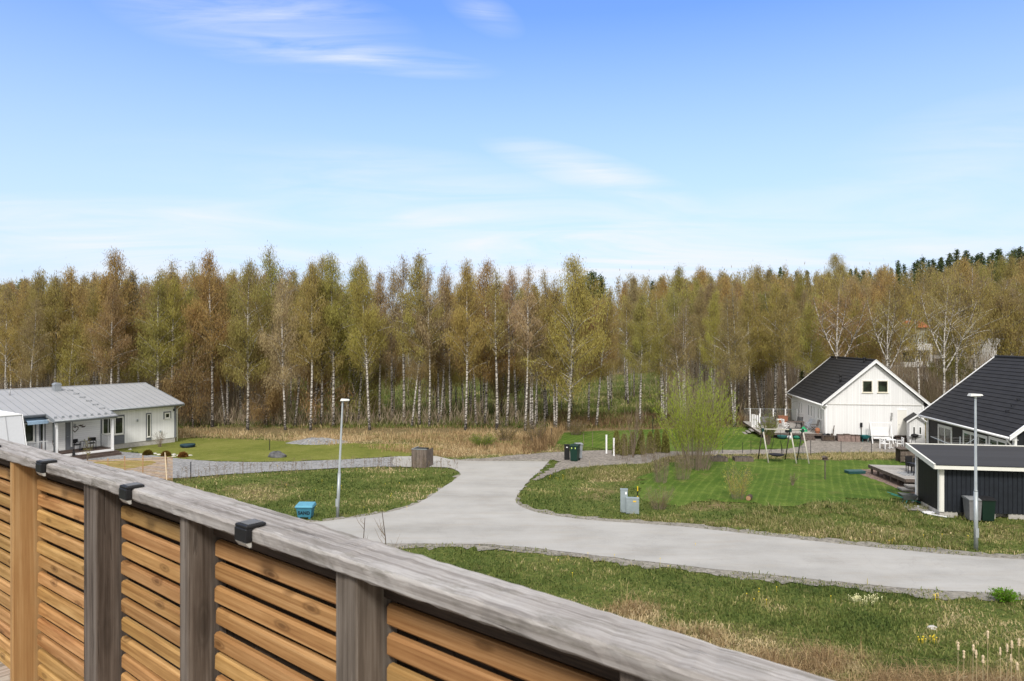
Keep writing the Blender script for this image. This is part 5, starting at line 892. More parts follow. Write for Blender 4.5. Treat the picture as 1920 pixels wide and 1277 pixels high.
# rotary clothes dryer beyond the shed
pc = AT(1800, 40.2); t = thing('clothes_dryer', 'grey rotary clothes dryer with open arms behind the black shed roof', 'clothes dryer', (pc.x, pc.y, 0)); hz = ZP(822, 40.2); MB().tube([(0, 0, 0), (0, 0, hz+.1)], .03, 6).build('pole', GALV, t)
for k in range(4): a_ = k*math.pi/2+.5; MB().tube([(0, 0, hz-.55), (math.cos(a_)*1.7, math.sin(a_)*1.7, hz-.1)], .016, 5).build('arm', GALV, t)
m = MB()
for r_ in (.6, .9, 1.2, 1.5, 1.68):
    P = [(math.cos(k*math.pi/2+.5)*r_, math.sin(k*math.pi/2+.5)*r_, hz-.55+.45*r_/1.7) for k in range(5)]; m.tube(P, .004, 3, False)
m.build('lines', BRASS, t)
# ------------------------------------------------------------------ trees
def quads(C, U, W):                         # centre, half-length vec, half-width vec -> diamond quads
    n = len(C); V = np.stack([C-U, C+W, C+U, C-W], 1).reshape(-1, 3); F = np.arange(4*n).reshape(n, 4); return V, F
def strips(P, n=3):                         # list of (pts, radii) -> thin n-sided tubes, vectorised enough
    m = MB()
    for pts, rad in P: m.tube(pts, rad, n, cap=False)
    return m
def birch_data(seed, h=17, cs=.38, w=1.9, nb=46, leaves=5200, stems=1, lean=0.0, top=.5, droop=1.0, fork=None, ls=1.0, bare=False, up=1.0):
    r = random.Random(seed); g = np.random.default_rng(seed); trunk = []; twig = []; LC = []; LU = []; LW = []; LT = []
    def leafcloud(p0, p1, k, spread, dens=1.0):
        n = max(1, int(k*(1.75 if ls < 1.5 else 1))); t = g.random(n)[:, None]; p = np.array(p0)*(1-t)+np.array(p1)*t
        dr = np.abs(g.normal(0, .42, n))*droop; p = p+g.normal(0, 1, (n, 3))*spread; p[:, 2] -= dr
        ln = g.uniform(.06, .17, n)*ls; u = np.stack([g.normal(0, .22, n), g.normal(0, .22, n), -np.ones(n)], 1)*ln[:, None]
        an = g.uniform(0, math.pi, n); w_ = np.stack([np.cos(an), np.sin(an), g.normal(0, .5, n)], 1)*(g.uniform(.011, .026, n)*ls)[:, None]
        LC.append(p); LU.append(u); LW.append(w_); LT.append(np.clip(g.normal(.5, .2, n)+r.gauss(0, .13), 0, 1))
    for s in range(stems):
        a0 = r.uniform(0, 6.28); off = .25*s; hh = h*(1-.12*s)*r.uniform(.97, 1.03); ln_ = lean+(r.uniform(-.09, .09) if stems > 1 else 0)
        pts = []; ph = r.uniform(0, 6); n = 12; k0 = r.uniform(.1, .3)
        for i in range(n+1):
            t = i/n; pts.append(Vector((math.cos(a0)*off*(1+2*t)+ln_*hh*t+k0*math.sin(ph+t*5)*t, math.sin(a0)*off*(1+2*t)+k0*math.cos(ph+t*4)*t, hh*t)))
        rad = [(.130*(hh/17)*(1-t)**.8+.012)*(1.25 if t == 0 else 1) for t in [i/n for i in range(n+1)]]
        trunk.append((pts, rad)); stemsl = [(pts, cs, 1.0)]
        if fork and s == 0:
            for fz, fa in fork:
                i0 = int(fz*n); p = pts[i0]; q = [p]; d = Vector((fa, r.uniform(-.2, .2), 1.0)).normalized()
                for j in range(1, 8): d = (d+Vector((-fa*.05, 0, .05))).normalized(); q.append(q[-1]+d*(hh*(1-fz)*.92/7))
                trunk.append((q, [rad[i0]*.72*(1-j/8)+.012 for j in range(8)])); stemsl.append((q, .25, .8))
        for sp, c_, sc_ in stemsl:
            L_ = len(sp)-1; N_ = int(nb*sc_/len(stemsl)**.5/stems**.4)
            for b in range(N_):
                t = c_+(1-c_)*(b+r.random())/N_; t = min(t, .985); f = t*L_; i = min(int(f), L_-1); p = sp[i].lerp(sp[i+1], f-i)
                u = (t-c_)/(1-c_); prof = (math.sin(math.pi*min(1, (u*.86+.14))**.75)**.8)*(1-u*top)
                ln = w*1.35*prof*r.uniform(.55, 1.2)+.25; az = r.uniform(0, 6.28); el = R(r.uniform(28, 62)+18*u)*up
                d = Vector((math.cos(az)*math.cos(el), math.sin(az)*math.cos(el), math.sin(el))); q = [p]; dd = d.copy()
                for j in range(4): q.append(q[-1]+dd*ln*.3); dd = (dd+Vector((0, 0, -.13*droop))+Vector((r.gauss(0, .12), r.gauss(0, .12), 0))).normalized()
                (trunk if (ln > w*.85 and u < .6) else twig).append((q, [max(.006, .034*ln/2.2*(1-j/5)) for j in range(5)]))
                kk = leaves/(N_*len(stemsl)*stems)*(ln/(w*.9+.25))*r.choice((.35, .8, 1.1, 1.6))
                leafcloud(q[1], q[4], kk*.7, .20*w/1.9+.06); leafcloud(q[3], q[4]+Vector((0, 0, .3)), kk*.3, .26)
                for j in range(2):
                    e_ = q[2+j]; twig.append(([e_, e_+Vector((r.gauss(0, .4), r.gauss(0, .4), r.uniform(-.5, .5)))*.9, e_+Vector((r.gauss(0, .5), r.gauss(0, .5), -r.uniform(.4, 1.1)*droop))], [.011, .008, .005]))
        for b in range(5 if not bare else 9):  # dead lower snags
            t = r.uniform(.15, max(.2, cs)); f = t*n; i = int(f); p = pts[i].lerp(pts[i+1], f-i); az = r.uniform(0, 6.28); l_ = r.uniform(.5, 1.6)
            twig.append(([p, p+Vector((math.cos(az)*l_*.6, math.sin(az)*l_*.6, l_*.35)), p+Vector((math.cos(az)*l_, math.sin(az)*l_, l_*.5-.2))], [.018, .012, .006]))
    V, F = quads(np.concatenate(LC), np.concatenate(LU), np.concatenate(LW)); T = np.repeat(np.concatenate(LT), 4)
    return trunk, twig, V, F, T
def tree_proto(name, data, leafm, barkm, twigm=None, label='x'):
    trunk, twig, V, F, T = data
    root = thing(name, label, 'tree')
    strips(trunk, 6).build('trunk', barkm, root, True)
    if twig: strips(twig, 3).build('branches', twigm or TWIG, root)
    cr_ = fast('crown', V, F, leafm, {'tint': T}, root)
    return root
SPEC = dict(
 A=dict(h=17, cs=.33, w=2.1, nb=70, leaves=16500, top=.50), B=dict(h=17, cs=.38, w=1.75, nb=64, leaves=12500, top=.54), C=dict(h=17, cs=.28, w=2.3, nb=74, leaves=17000, droop=1.4, top=.5),
 D=dict(h=17, cs=.46, w=1.7, nb=58, leaves=6000, top=.6, droop=.7), E=dict(h=17, cs=.32, w=1.8, nb=70, leaves=13000, stems=2, top=.6), F=dict(h=17, cs=.16, w=3.2, nb=100, leaves=28000, top=.4),
 G=dict(h=15, cs=.42, w=2.0, nb=60, leaves=8500, fork=[(.42, .34), (.5, -.3)]), H=dict(h=15, cs=.48, w=1.9, nb=58, leaves=8500, top=.5, up=1.1), I=dict(h=15, cs=.44, w=2.0, nb=52, leaves=3000, fork=[(.45, .5), (.5, -.45), (.62, .35)], bare=True),
 J=dict(h=10, cs=.12, w=2.0, nb=66, leaves=12500, droop=1.5, top=.55), K=dict(h=16, cs=.42, w=1.7, nb=56, leaves=9000, stems=3), M=dict(h=17, cs=.36, w=1.6, nb=60, leaves=9500, lean=.08))
PROTO = {}
for i, (k, s) in enumerate(SPEC.items()): PROTO[k] = tree_proto('birch_tree', birch_data(40+i*3, **s), CROWN, BARK)
def conifer_data(seed, h=16, w=2.6, pine=False, n=5200):
    r = random.Random(seed); g = np.random.default_rng(seed); tr = [([Vector((0, 0, 0)), Vector((.1, 0, h*.5)), Vector((0, 0, h))], [.18, .12, .02])]; LC = []; LU = []; LW = []; LT = []
    K = 60 if not pine else 26
    for b in range(K):
        t = (.12+.88*(b/K)) if not pine else (.5+.48*(b/K)); u = (t-.12)/.88 if not pine else (t-.5)/.5
        for q in range(3):
            az = r.uniform(0, 6.28); ln = (w*(1-u)**.85+.15)*r.uniform(.7, 1.1) if not pine else w*math.sin(math.pi*(u*.75+.2))*r.uniform(.4, 1.1)
            d = np.array([math.cos(az), math.sin(az), (-.25 if not pine else .35)]); m = int(n/(K*3)*(ln/w+.3)); tt = g.random((m, 1))**.7
            p = np.array([0, 0, t*h])+d*ln*tt+g.normal(0, 1, (m, 3))*(.16 if not pine else .30); LC.append(p)
            u_ = d*.6+g.normal(0, .5, (m, 3)); u_ /= np.linalg.norm(u_, axis=1)[:, None]; LU.append(u_*.17); LW.append(g.normal(0, 1, (m, 3))*.055); LT.append(np.clip(g.normal(.4, .2, m)+.25*tt[:, 0]-.1, 0, 1))
    V, F = quads(np.concatenate(LC), np.concatenate(LU), np.concatenate(LW)); return tr, [], V, F, np.repeat(np.concatenate(LT), 4)
PROTO['P'] = tree_proto('pine_tree', conifer_data(5, 17, 2.4, True, 5200), CROWN, BARKD); PROTO['Q'] = tree_proto('pine_tree', conifer_data(9, 17, 2.9, True, 6000), CROWN, BARKD)
PROTO['R'] = tree_proto('spruce_tree', conifer_data(11, 15, 2.5, False, 6500), CROWN, BARKD); PROTO['U'] = tree_proto('spruce_tree', conifer_data(12, 15, 1.9, False, 5200), CROWN, BARKD)
BASEH = {k: SPEC[k]['h'] if k in SPEC else (17 if k in 'PQ' else 15) for k in PROTO}
COL = dict(o=((.43, .285, .110), 'rusty'), b=((.36, .28, .100), 'olive'), g=((.28, .275, .075), 'green'), y=((.37, .325, .090), 'yellowish'), p=((.43, .32, .20), 'pinkish'), r=((.37, .235, .115), 'reddish'), k=((.30, .235, .12), 'brown'), d=((.10, .135, .055), 'dark'))
MARK = [(60, 'at the left edge'), (150, 'behind the bungalow chimney'), (270, 'behind the bungalow ridge'), (350, 'behind the bungalow end'), (430, 'behind the left lawn'),
        (510, 'behind the boulder'), (600, 'behind the gravel heap'), (690, 'behind the left lamp'), (790, 'behind the timber enclosure'), (860, 'left of the road end'), (940, 'behind the road end'), (1030, 'right of the road end'), (1130, 'behind the wheelie bins'),
        (1230, 'behind the thujas'), (1300, 'behind the willow centre'), (1380, 'right behind the willow'), (1480, 'behind the terrace'), (1590, 'left of the white roof'), (1700, 'behind the white gable'), (1790, 'between the two roofs'), (1860, 'beyond the right lamp'), (9999, 'at the right edge')]
used = set(); ntree = 0; LBL = {}
FORM = dict(A='full oval', B='narrow', C='weeping', D='thin see-through', E='twin-stemmed', F='broad spreading', G='forked', H='high', I='nearly bare forked', J='low bushy', K='three-stemmed', M='leaning', P='round topped', Q='ragged', R='cone shaped', U='slim pointed')
def plant(k, px, Y, topy, c, group, rz=None, extra=None, jit=True, wid=1.0):
    global ntree
    p = AT(px, Y); z = gzf(p.x, p.y); h = max(3, ZP(topy, Y)-z); s = h/BASEH[k]; loc = (p.x, p.y, z-.15)
    cc, cn = COL[c]; cc = cc if c == 'd' else tuple(v*.80+w_*.20 for v, w_ in zip(cc, (.36, .27, .10))); f = .96*(1+random.uniform(-.15, .12)); color = tuple(min(1, v*f*(1+random.uniform(-.05, .05))) for v in cc)+(1,)
    mk = next(t for lim, t in MARK if px < lim); size = 'tall' if h > 15.8 else 'medium' if h > 12 else 'small'
    kind = 'pine' if k in 'PQ' else 'spruce' if k in 'RU' else 'birch'
    row = 'front' if Y < 88 else 'second row' if Y < 112 else 'deep wood' if Y < 170 else 'skyline'
    lab = extra or f"{size} {FORM[k]} {cn} {row} {kind} {mk}"
    grp = group
    if k in used: o = dup(PROTO[k], label=lab, group=grp)
    else: o = PROTO[k]; used.add(k); tag(o, lab, None, grp)
    o['label'] = lab; o['category'] = 'tree'; o['group'] = grp; o.location = loc; o.rotation_euler = (random.gauss(0, R(1.6)), random.gauss(0, R(2.0)), random.uniform(0, 6.28) if rz is None else rz)
    q_ = random.uniform(.88, 1.16); o.scale = (s*wid*q_, s*wid*q_, s)
    LBL.setdefault((lab), []).append(o)
    for ch in o.children:
        if ch.name.startswith('crown'): ch.color = color
    ntree += 1; return o
GF = 'birches of the forest front'
HERO = [  # kind, x, base y in photo, top y, colour
 ('D', 12, 800, 548, 'b'), ('C', 40, 790, 522, 'o'), ('A', 72, 795, 515, 'b'), ('B', 100, 800, 518, 'b'), ('M', 55, 806, 560, 'k'), ('A', 150, 795, 508, 'o'), ('B', 178, 790, 520, 'y'), ('E', 127, 803, 585, 'y'), ('G', 190, 806, 600, 'b'),
 ('A', 222, 798, 475, 'o'), ('B', 205, 806, 530, 'r'), ('B', 262, 792, 508, 'k'), ('E', 293, 806, 496, 'g'), ('D', 325, 795, 487, 'b'), ('B', 318, 804, 520, 'y'), ('D', 358, 790, 492, 'b'), ('A', 398, 800, 478, 'o'), ('J', 362, 802, 597, 'r'),
 ('B', 375, 797, 540, 'y'), ('E', 427, 796, 512, 'b'), ('C', 464, 806, 487, 'b'), ('A', 452, 790, 540, 'y'), ('I', 496, 795, 478, 'k'), ('D', 512, 795, 462, 'y'), ('C', 535, 806, 522, 'p'), ('A', 553, 800, 500, 'g'), ('J', 500, 800, 630, 'r'),
 ('B', 582, 806, 492, 'b'), ('C', 603, 798, 480, 'b'), ('A', 625, 800, 484, 'y'), ('B', 650, 792, 500, 'g'), ('J', 590, 797, 560, 'r'), ('D', 672, 790, 505, 'b'), ('A', 693, 806, 490, 'y'), ('B', 712, 790, 512, 'p'), ('J', 660, 790, 600, 'g'), ('D', 735, 788, 500, 'p'),
 ('D', 757, 794, 480, 'p'), ('B', 786, 798, 479, 'b'), ('M', 772, 800, 560, 'k'), ('D', 805, 800, 500, 'p'), ('E', 826, 792, 484, 'p'), ('D', 845, 790, 520, 'b'), ('J', 700, 785, 650, 'b'), ('A', 873, 806, 494, 'b'), ('B', 893, 798, 510, 'k'), ('C', 910, 795, 487, 'o'),
 ('D', 932, 805, 505, 'b'), ('D', 950, 800, 500, 'p'), ('D', 968, 792, 510, 'p'), ('D', 985, 808, 495, 'p'), ('B', 1006, 800, 530, 'b'), ('D', 1022, 796, 508, 'b'), ('K', 995, 804, 565, 'k'), ('E', 1043, 806, 510, 'b'), ('F', 1066, 806, 492, 'y'), ('M', 1103, 795, 560, 'r'), ('M', 1118, 800, 548, 'b'),
 ('B', 1142, 770, 560, 'r'), ('D', 1178, 758, 556, 'b'), ('B', 1200, 792, 552, 'y'), ('K', 1242, 790, 545, 'y'), ('K', 1285, 792, 555, 'k'), ('B', 1310, 770, 540, 'k'), ('B', 1337, 780, 545, 'y'), ('E', 1378, 800, 530, 'k'), ('B', 1405, 790, 540, 'b'), ('E', 1430, 785, 535, 'b'), ('B', 1452, 790, 530, 'y'), ('H', 1475, 800, 545, 'b'),
 ('B', 1512, 790, 550, 'y'), ('G', 1525, 782, 575, 'b'), ('I', 1573, 800, 540, 'r'), ('H', 1610, 795, 560, 'y'), ('B', 1622, 790, 550, 'o'), ('H', 1658, 800, 530, 'b'), ('I', 1664, 806, 545, 'b'), ('D', 1724, 808, 530, 'y'), ('I', 1768, 812, 535, 'b'), ('G', 1795, 800, 505, 'b'), ('I', 1833, 795, 500, 'k'), ('H', 1880, 800, 540, 'b'), ('G', 1905, 800, 535, 'k'), ('H', 1940, 800, 520, 'b')]
for k, x, by, ty, c in HERO:
    Y = HE*FO/(by-638.5); plant(k, x, Y, ty, c, GF, rz=(0 if k in 'GIM' else None))
def sky_line(px): return float(np.interp(px, [-100, 0, 100, 250, 330, 560, 700, 725, 790, 850, 1000, 1110, 1300, 1450, 1600, 1750, 1920, 2050], [530, 528, 525, 520, 512, 515, 545, 580, 575, 530, 535, 524, 518, 512, 512, 498, 490, 480]))
hs = [G(x, by) for k, x, by, ty, c in HERO]; occ = [(p.x, p.y) for p in hs]
def free(p, d): return all((p.x-a_)**2+(p.y-b_)**2 > d*d for a_, b_ in occ)
def in_view(px): return -60 < px < 1990
HOUSES = [(1715, 125), (1865, 125)]
# second and third rows
cnt = 0; tries = 0
while cnt < 225 and tries < 20000:
    tries += 1; px = random.uniform(-60, 1985); Y = random.choice((random.uniform(78, 100), random.uniform(92, 135), random.uniform(100, 180)))
    clear = 560 < px < 1260
    if clear and Y > 92 and random.random() < .86 and Y < 158: continue
    p = AT(px, Y)
    if not free(p, 2.1 if Y < 110 else 3.0): continue
    if any(abs(px-hx_) < (58 if Y < 134 else 30) and Y < 142 for hx_, _ in HOUSES): continue
    if 1480 < px < 1760 and Y < 84: continue
    z = gzf(p.x, p.y); ty = sky_line(px)+random.gauss(7, 10)+(12 if Y < 95 else 0); ty = max(ty, 638.5-(z+22-HE)*FO/Y); ty = min(ty, 638.5-(z+9-HE)*FO/Y)
    occ.append((p.x, p.y)); k = random.choice('ABBCEHKGDMH' if px > 1120 else 'AABBCCEDMJ' if Y < 100 else 'AABBCCE'); 
    c = random.choice('bbkyyoog' if px > 1120 else 'boobgykr'); plant(k, px, Y, ty, c, 'birches behind the first row'); cnt += 1
# pines and spruces
CON = [('R', 1497, 190, 508), ('U', 1478, 190, 530), ('U', 1520, 185, 528), ('R', 1440, 205, 505), ('U', 1452, 205, 500), ('U', 1466, 200, 507), ('P', 1108, 150, 507), ('U', 1128, 150, 516), ('Q', 42, 130, 522), ('R', 1502, 78, 690), ('U', 1545, 180, 532)]
x = 1150
while x < 1960:
    x += random.uniform(7, 13) if x > 1560 else random.uniform(20, 50); yt = float(np.interp(x, [1150, 1400, 1560, 1650, 1750, 1790, 1850, 1920, 1970], [519, 514, 510, 502, 488, 476, 474, 467, 462]))
    CON.append((random.choice('RURUPR'), x, random.uniform(190, 222), yt+random.gauss(0, 5)+(5 if x < 1500 else 0)))
for k, x, Y, ty in CON: plant(k, x, Y, ty, 'd', 'conifers on the wooded hill', wid=random.uniform(.9, 1.25) if Y > 140 else 1)
plant('F', 1562, 175, 483, 'y', GF, extra='big broad tree with pale spring leaves standing proud of the hill skyline')
# give every tree a label of its own: only identical ones in a group keep one
ordn = ['leftmost such', 'second from left', 'third from left', 'fourth from left', 'fifth from left', 'sixth from left', 'seventh from left']
for lab, os_ in list(LBL.items()):
    if len(os_) > 1:
        os_.sort(key=lambda o: o.location.x/o.location.y)
        for i, o in enumerate(os_): o['label'] = lab+', '+('rightmost such' if i == len(os_)-1 else ordn[min(i, 6)])
# the rest of the wood as one mass
def join(parts, T):                         # parts: list of (V,F,tint), T: placements
    Vs = []; Fs = []; As = []; n = 0
    for (i, M_, s, off, tt) in T:
        V, F, A = parts[i]; v = (V*s)@M_.T+off; Vs.append(v); Fs.append(F+n); As.append(np.clip(A*.8+tt, 0, 1)); n += len(V)
    return np.concatenate(Vs), np.concatenate(Fs), np.concatenate(As)
lows = [birch_data(100+i, h=16, cs=.3, w=1.9, nb=24, leaves=1900, ls=2.0)[2:5] for i in range(4)]
trl = []
for i in range(3):
    m_ = MB(); m_.tube([(0, 0, 0), (random.uniform(-.3, .3), 0, 7), (random.uniform(-.5, .5), 0, 14)], [.13, .09, .02], 4, cap=False); trl.append((np.array(m_.v), np.array(m_.f), np.zeros(len(m_.v))))
T = []; T2 = []
tr = 0
while len(T) < 680:
    px = random.uniform(-250, 2150); Y = random.uniform(112, 250) if random.random() < .8 else random.uniform(150, 330); p = AT(px, Y)
    if 520 < px < 1270 and Y < 163: continue
    if any(abs(px-hx_) < 50 and Y < 140 for hx_, _ in HOUSES): continue
    z = gzf(p.x, p.y); ty = sky_line(px)+random.gauss(1, 7); h = min(26, ZP(ty, Y)-z)
    if h < 6: continue
    a_ = random.uniform(0, 6.28); M_ = np.array([[math.cos(a_), -math.sin(a_), 0], [math.sin(a_), math.cos(a_), 0], [0, 0, 1]]); s_ = h/16
    T.append((random.randrange(4), M_, s_, np.array([p.x, p.y, z-.2]), random.uniform(-.15, .3))); T2.append((random.randrange(3), M_, s_, np.array([p.x, p.y, z-.2]), 0))
def far_mat():
    m = MT('far_crowns', .85, spec=.1); t = m.attr('tint'); n = m.noise(m.coord(), .07, 2)
    c = m.ramp(m.math('ADD', m.math('MULTIPLY', t, .35), m.math('MULTIPLY', n, .75)), [(.3, (.19, .155, .07)), (.45, (.31, .235, .10)), (.55, (.30, .26, .085)), (.66, (.38, .28, .125))]); m.base(c); return m.trans(c, .3).m
V, F, A = join(lows, T); o = fast('far_wood', V, F, far_mat(), {'tint': A}); tag(o, 'dense brown and olive mass of birch wood closing the view', 'forest', None, 'stuff')
while len(T2) < 1500:                      # more bare stems
    px = random.uniform(-100, 2050); Y = random.uniform(84, 140); p = AT(px, Y)
    if 520 < px < 1270 and Y < 163 and random.random() < .93: continue
    if (1480 < px < 1760 and Y < 88) or any(abs(px-hx_) < 50 and Y < 140 and random.random() < .8 for hx_, _ in HOUSES): continue
    T2.append((random.randrange(3), np.eye(3), random.uniform(.6, 1.05)*np.array([.55, .55, 1]), np.array([p.x, p.y, gzf(p.x, p.y)-.2]), 0))
V, F, A = join(trl, T2); o = fast('far_wood_trunks', V, F, BARK); tag(o, 'pale trunks deep inside the wood', 'forest', None, 'stuff')
# leafless undergrowth: thin grey brown stems between the trees
def undergrowth():
    n = 80000; px = RNG.uniform(-80, 2000, n); Y = 71+RNG.random(n)**1.3*110; X = (px-960)/FO*Y
    cl = (px > 540) & (px < 1240) & (Y > 73) & (Y < 165); rt = (px > 1000) & (Y < 77); keep = ~(cl & (RNG.random(n) < .96)) & ~rt & ~((px > 1480) & (px < 1760) & (Y < 82)) & ~((px > 1100) & (Y < 84) & (RNG.random(n) < .6))
    X, Y = X[keep], Y[keep]; n = len(X); h = RNG.gamma(3, .7, n)*np.where(Y > 82, 1.8, .8); z = gz(X, Y)
    q = 5; Vs = []; base = np.stack([X, Y, z], 1); Fs = []; As = []
    lean = RNG.normal(0, .12, (n, 2)); w = .016+.006*RNG.random(n)
    for s in range(4):
        o_ = RNG.normal(0, .22, (n, 2)); st = RNG.uniform(0, .6, n); c = base.copy(); c[:, 2] += h*(st+.25); c[:, :2] += o_*st[:, None]
        u = np.stack([lean[:, 0]+o_[:, 0], lean[:, 1]+o_[:, 1], np.ones(n)*.8], 1)*(h*.28)[:, None]; an = RNG.uniform(0, 3.14, n); wv = np.stack([np.cos(an), np.sin(an), 0*an], 1)*w[:, None]
        V, F = quads(c, u, wv); Fs.append(F+len(Vs)*0+sum(len(v) for v in Vs)); Vs.append(V); As.append(np.repeat(RNG.random(n), 4))
    return np.concatenate(Vs), np.concatenate(Fs), np.concatenate(As)
V, F, A = undergrowth(); UG = blade_mat('bare_undergrowth', [(0, (.20, .15, .105)), (.5, (.30, .235, .165)), (.85, (.44, .36, .27)), (1, (.26, .26, .11))], .1)
tag(fast('undergrowth', V, F, UG, {'tint': A}), 'leafless brown saplings and brush filling the floor of the wood', 'undergrowth', None, 'stuff')
# ------------------------------------------------------------------ grass, straw, reeds
HARD = ['gravel_verge', 'road', 'gravel_driveway', 'gravel_yard', 'gravel_track', 'gravel_bed', 'garden_lawn', 'lawn_strip', 'lawn', 'far_lawn']
FOOT = []
def blades(n, xr, yr, hf, wf, tintf, keepf, bend=.5, zf=None, seed=1):
    g = np.random.default_rng(seed); px = g.uniform(*xr, n); Y = yr[0]*(yr[1]/yr[0])**g.random(n) if True else 0
    X = (px-960)/FO*Y; k = keepf(X, Y, px, g); X, Y, px = X[k], Y[k], px[k]; n = len(X); h = hf(X, Y, px, g, n); w = wf(Y, n, g); z = gz(X, Y) if zf is None else zf(X, Y)
    an = g.uniform(0, 6.283, n); wx = np.stack([np.cos(an), np.sin(an), 0*an], 1)*(w/2)[:, None]; b_ = g.normal(0, bend, (n, 2))*h[:, None]
    B = np.stack([X, Y, z-.02], 1); Mi = B+np.stack([b_[:, 0]*.3, b_[:, 1]*.3, h*.6], 1); Tp = B+np.stack([b_[:, 0], b_[:, 1], h*np.clip(1-np.hypot(b_[:, 0], b_[:, 1])/(h+1e-6)*.45, .25, 1)], 1)
    V = np.stack([B-wx, B+wx, Mi+wx*.7, Mi-wx*.7, Tp], 1).reshape(-1, 3); i = np.arange(n)[:, None]*5
    F = np.concatenate([i+np.array([[0, 1, 2]]), i+np.array([[0, 2, 3]]), i+np.array([[3, 2, 4]])]).astype(int); t = tintf(X, Y, px, g, n); return V, F, np.repeat(np.clip(t, 0, 1), 5)
def vn(X, Y, s, ph=0):                      # cheap value noise
    a_ = np.sin(X*s+ph+2.1*np.sin(Y*s*.7+ph))*np.cos(Y*s*1.13-ph+1.7*np.sin(X*s*.6)); return .5+.5*a_
def patch(X, Y): return .45*vn(X, Y, .55)+.3*vn(X, Y, 1.7, 2)+.25*vn(X, Y, 4.1, 4)
def nohard(X, Y, lawn=True, pad=None):
    m = np.ones(len(X), bool)
    for nm in HARD[:6]+(HARD[6:] if lawn else []): m &= ~inside(SHEETS[nm], X, Y)
    for f in FOOT: m &= ~inside(f, X, Y)
    return m
def keep_meadow(X, Y, px, g):
    py = 638.5+HE*FO/Y; m = nohard(X, Y); dn = patch(X, Y); return m & (g.random(len(X)) < .35+.85*dn)
def meadow_t(X, Y, px, g, n): d = dryness(X, Y); return np.clip(.50+(d-.40)*.75+(patch(X*.45+5, Y*.6)-.5)*-1.3+(patch(X*2, Y*2)-.5)*-.5+g.normal(0, .14, n), 0, 1)
V, F, A = blades(330000, (-60, 1980), (15.5, 66), lambda X, Y, px, g, n: g.gamma(5, .020, n)*(.6+.9*patch(X, Y)), lambda Y, n, g: .012+.0011*Y*g.uniform(.6, 1.3, n), meadow_t, keep_meadow, .55, seed=3)
tag(fast('meadow_grass', V, F, GRASS, {'tint': A}), 'rough green grass mixed with dead straw between the road and the gardens', 'grass', None, 'stuff')
def keep_verge(X, Y, px, g): return inside(SHEETS['gravel_verge'], X, Y) & ~inside(SHEETS['road'], X, Y) & (patch(X*1.3, Y*1.3) > .50)
V, F, A = blades(150000, (0, 1960), (18, 50), lambda X, Y, px, g, n: g.gamma(3, .028, n), lambda Y, n, g: .01+.0009*Y, lambda X, Y, px, g, n: g.uniform(.1, .7, n), keep_verge, .7, seed=4)
tag(fast('verge_tufts', V, F, GRASS, {'tint': A}), 'small weeds sprouting in the gravel verge', 'grass', None, 'stuff')
def keep_lawn(X, Y, px, g):
    m = np.zeros(len(X), bool)
    for nm in ('lawn', 'garden_lawn', 'far_lawn'): m |= inside(SHEETS[nm], X, Y)
    for nm in HARD[2:6]: m &= ~inside(SHEETS[nm], X, Y)
    for f in FOOT: m &= ~inside(f, X, Y)
    return m
V, F, A = blades(150000, (200, 1800), (36, 92), lambda X, Y, px, g, n: g.uniform(.025, .06, n), lambda Y, n, g: .02+.0012*Y, lambda X, Y, px, g, n: np.clip(np.where(px < 900, .50, .34+.13*np.sin((X*.80-Y*.60)*3.3+1.6*np.sin(X*.25)+np.sin(Y*.3)))+g.normal(0, .10, n)+(patch(X, Y)-.5)*.24, 0, .62), keep_lawn, .6, seed=5)
tag(fast('lawn_grass', V, F, GRASS, {'tint': A}), 'short mown lawn grass', 'grass', None, 'stuff')
# dead flattened sedge, bottom right
def keep_sedge(X, Y, px, g): return nohard(X, Y) & (dryness(X, Y)*(.15+1.45*patch(X*.6+3, Y*.9)) > .42+.25*g.random(len(X))) & (Y < 30)
V, F, A = blades(170000, (850, 1980), (15.6, 30), lambda X, Y, px, g, n: g.gamma(5, .07, n)*(.5+.9*patch(X*.8, Y*.8)), lambda Y, n, g: g.uniform(.006, .016, n), lambda X, Y, px, g, n: g.beta(2, 2.2, n), keep_sedge, 1.15, seed=6)
tag(fast('dead_sedge', V, F, STRAW, {'tint': A}), 'tangled dead brown sedge lying over the near meadow', 'dry grass', None, 'stuff')
# straw coloured reed band in front of the wood
def keep_band(X, Y, px, g):
    py = 638.5+HE*FO/Y; lo = np.interp(px, [340, 560, 640, 800, 870, 1000, 1040, 1060, 1250, 1400, 1480], [822, 829, 836, 852, 866, 850, 838, 806, 802, 800, 800]); m = (py < lo+g.normal(0, 2.0, len(px))) & (px > 335) & (px < 1490)
    return m & nohard(X, Y, False) & (g.random(len(X)) < (.06+2.6*(patch(X*.55, Y*.8)-.36))*np.where((Y > 67) & (px < 1030), .22, 1)*np.where(px < 560, .45, 1))
V, F, A = blades(190000, (330, 1500), (50, 84), lambda X, Y, px, g, n: g.gamma(5, .07, n)*(.25+1.2*patch(X*.5, Y*.7))*np.where(px > 1000, 2.0, 1.0)*np.where(Y > 74, .8, 1), lambda Y, n, g: g.uniform(.02, .05, n), lambda X, Y, px, g, n: np.clip(np.where((px > 980), .40, .70)-.34*S((Y-66)/8)+(patch(X*.4, Y*.6)-.5)*.7+g.normal(0, .16, n), 0, 1), keep_band, .42, seed=7)
tag(fast('straw_reeds', V, F, STRAW, {'tint': A}), 'pale dead reeds and tall straw in front of the wood', 'reeds', None, 'stuff')
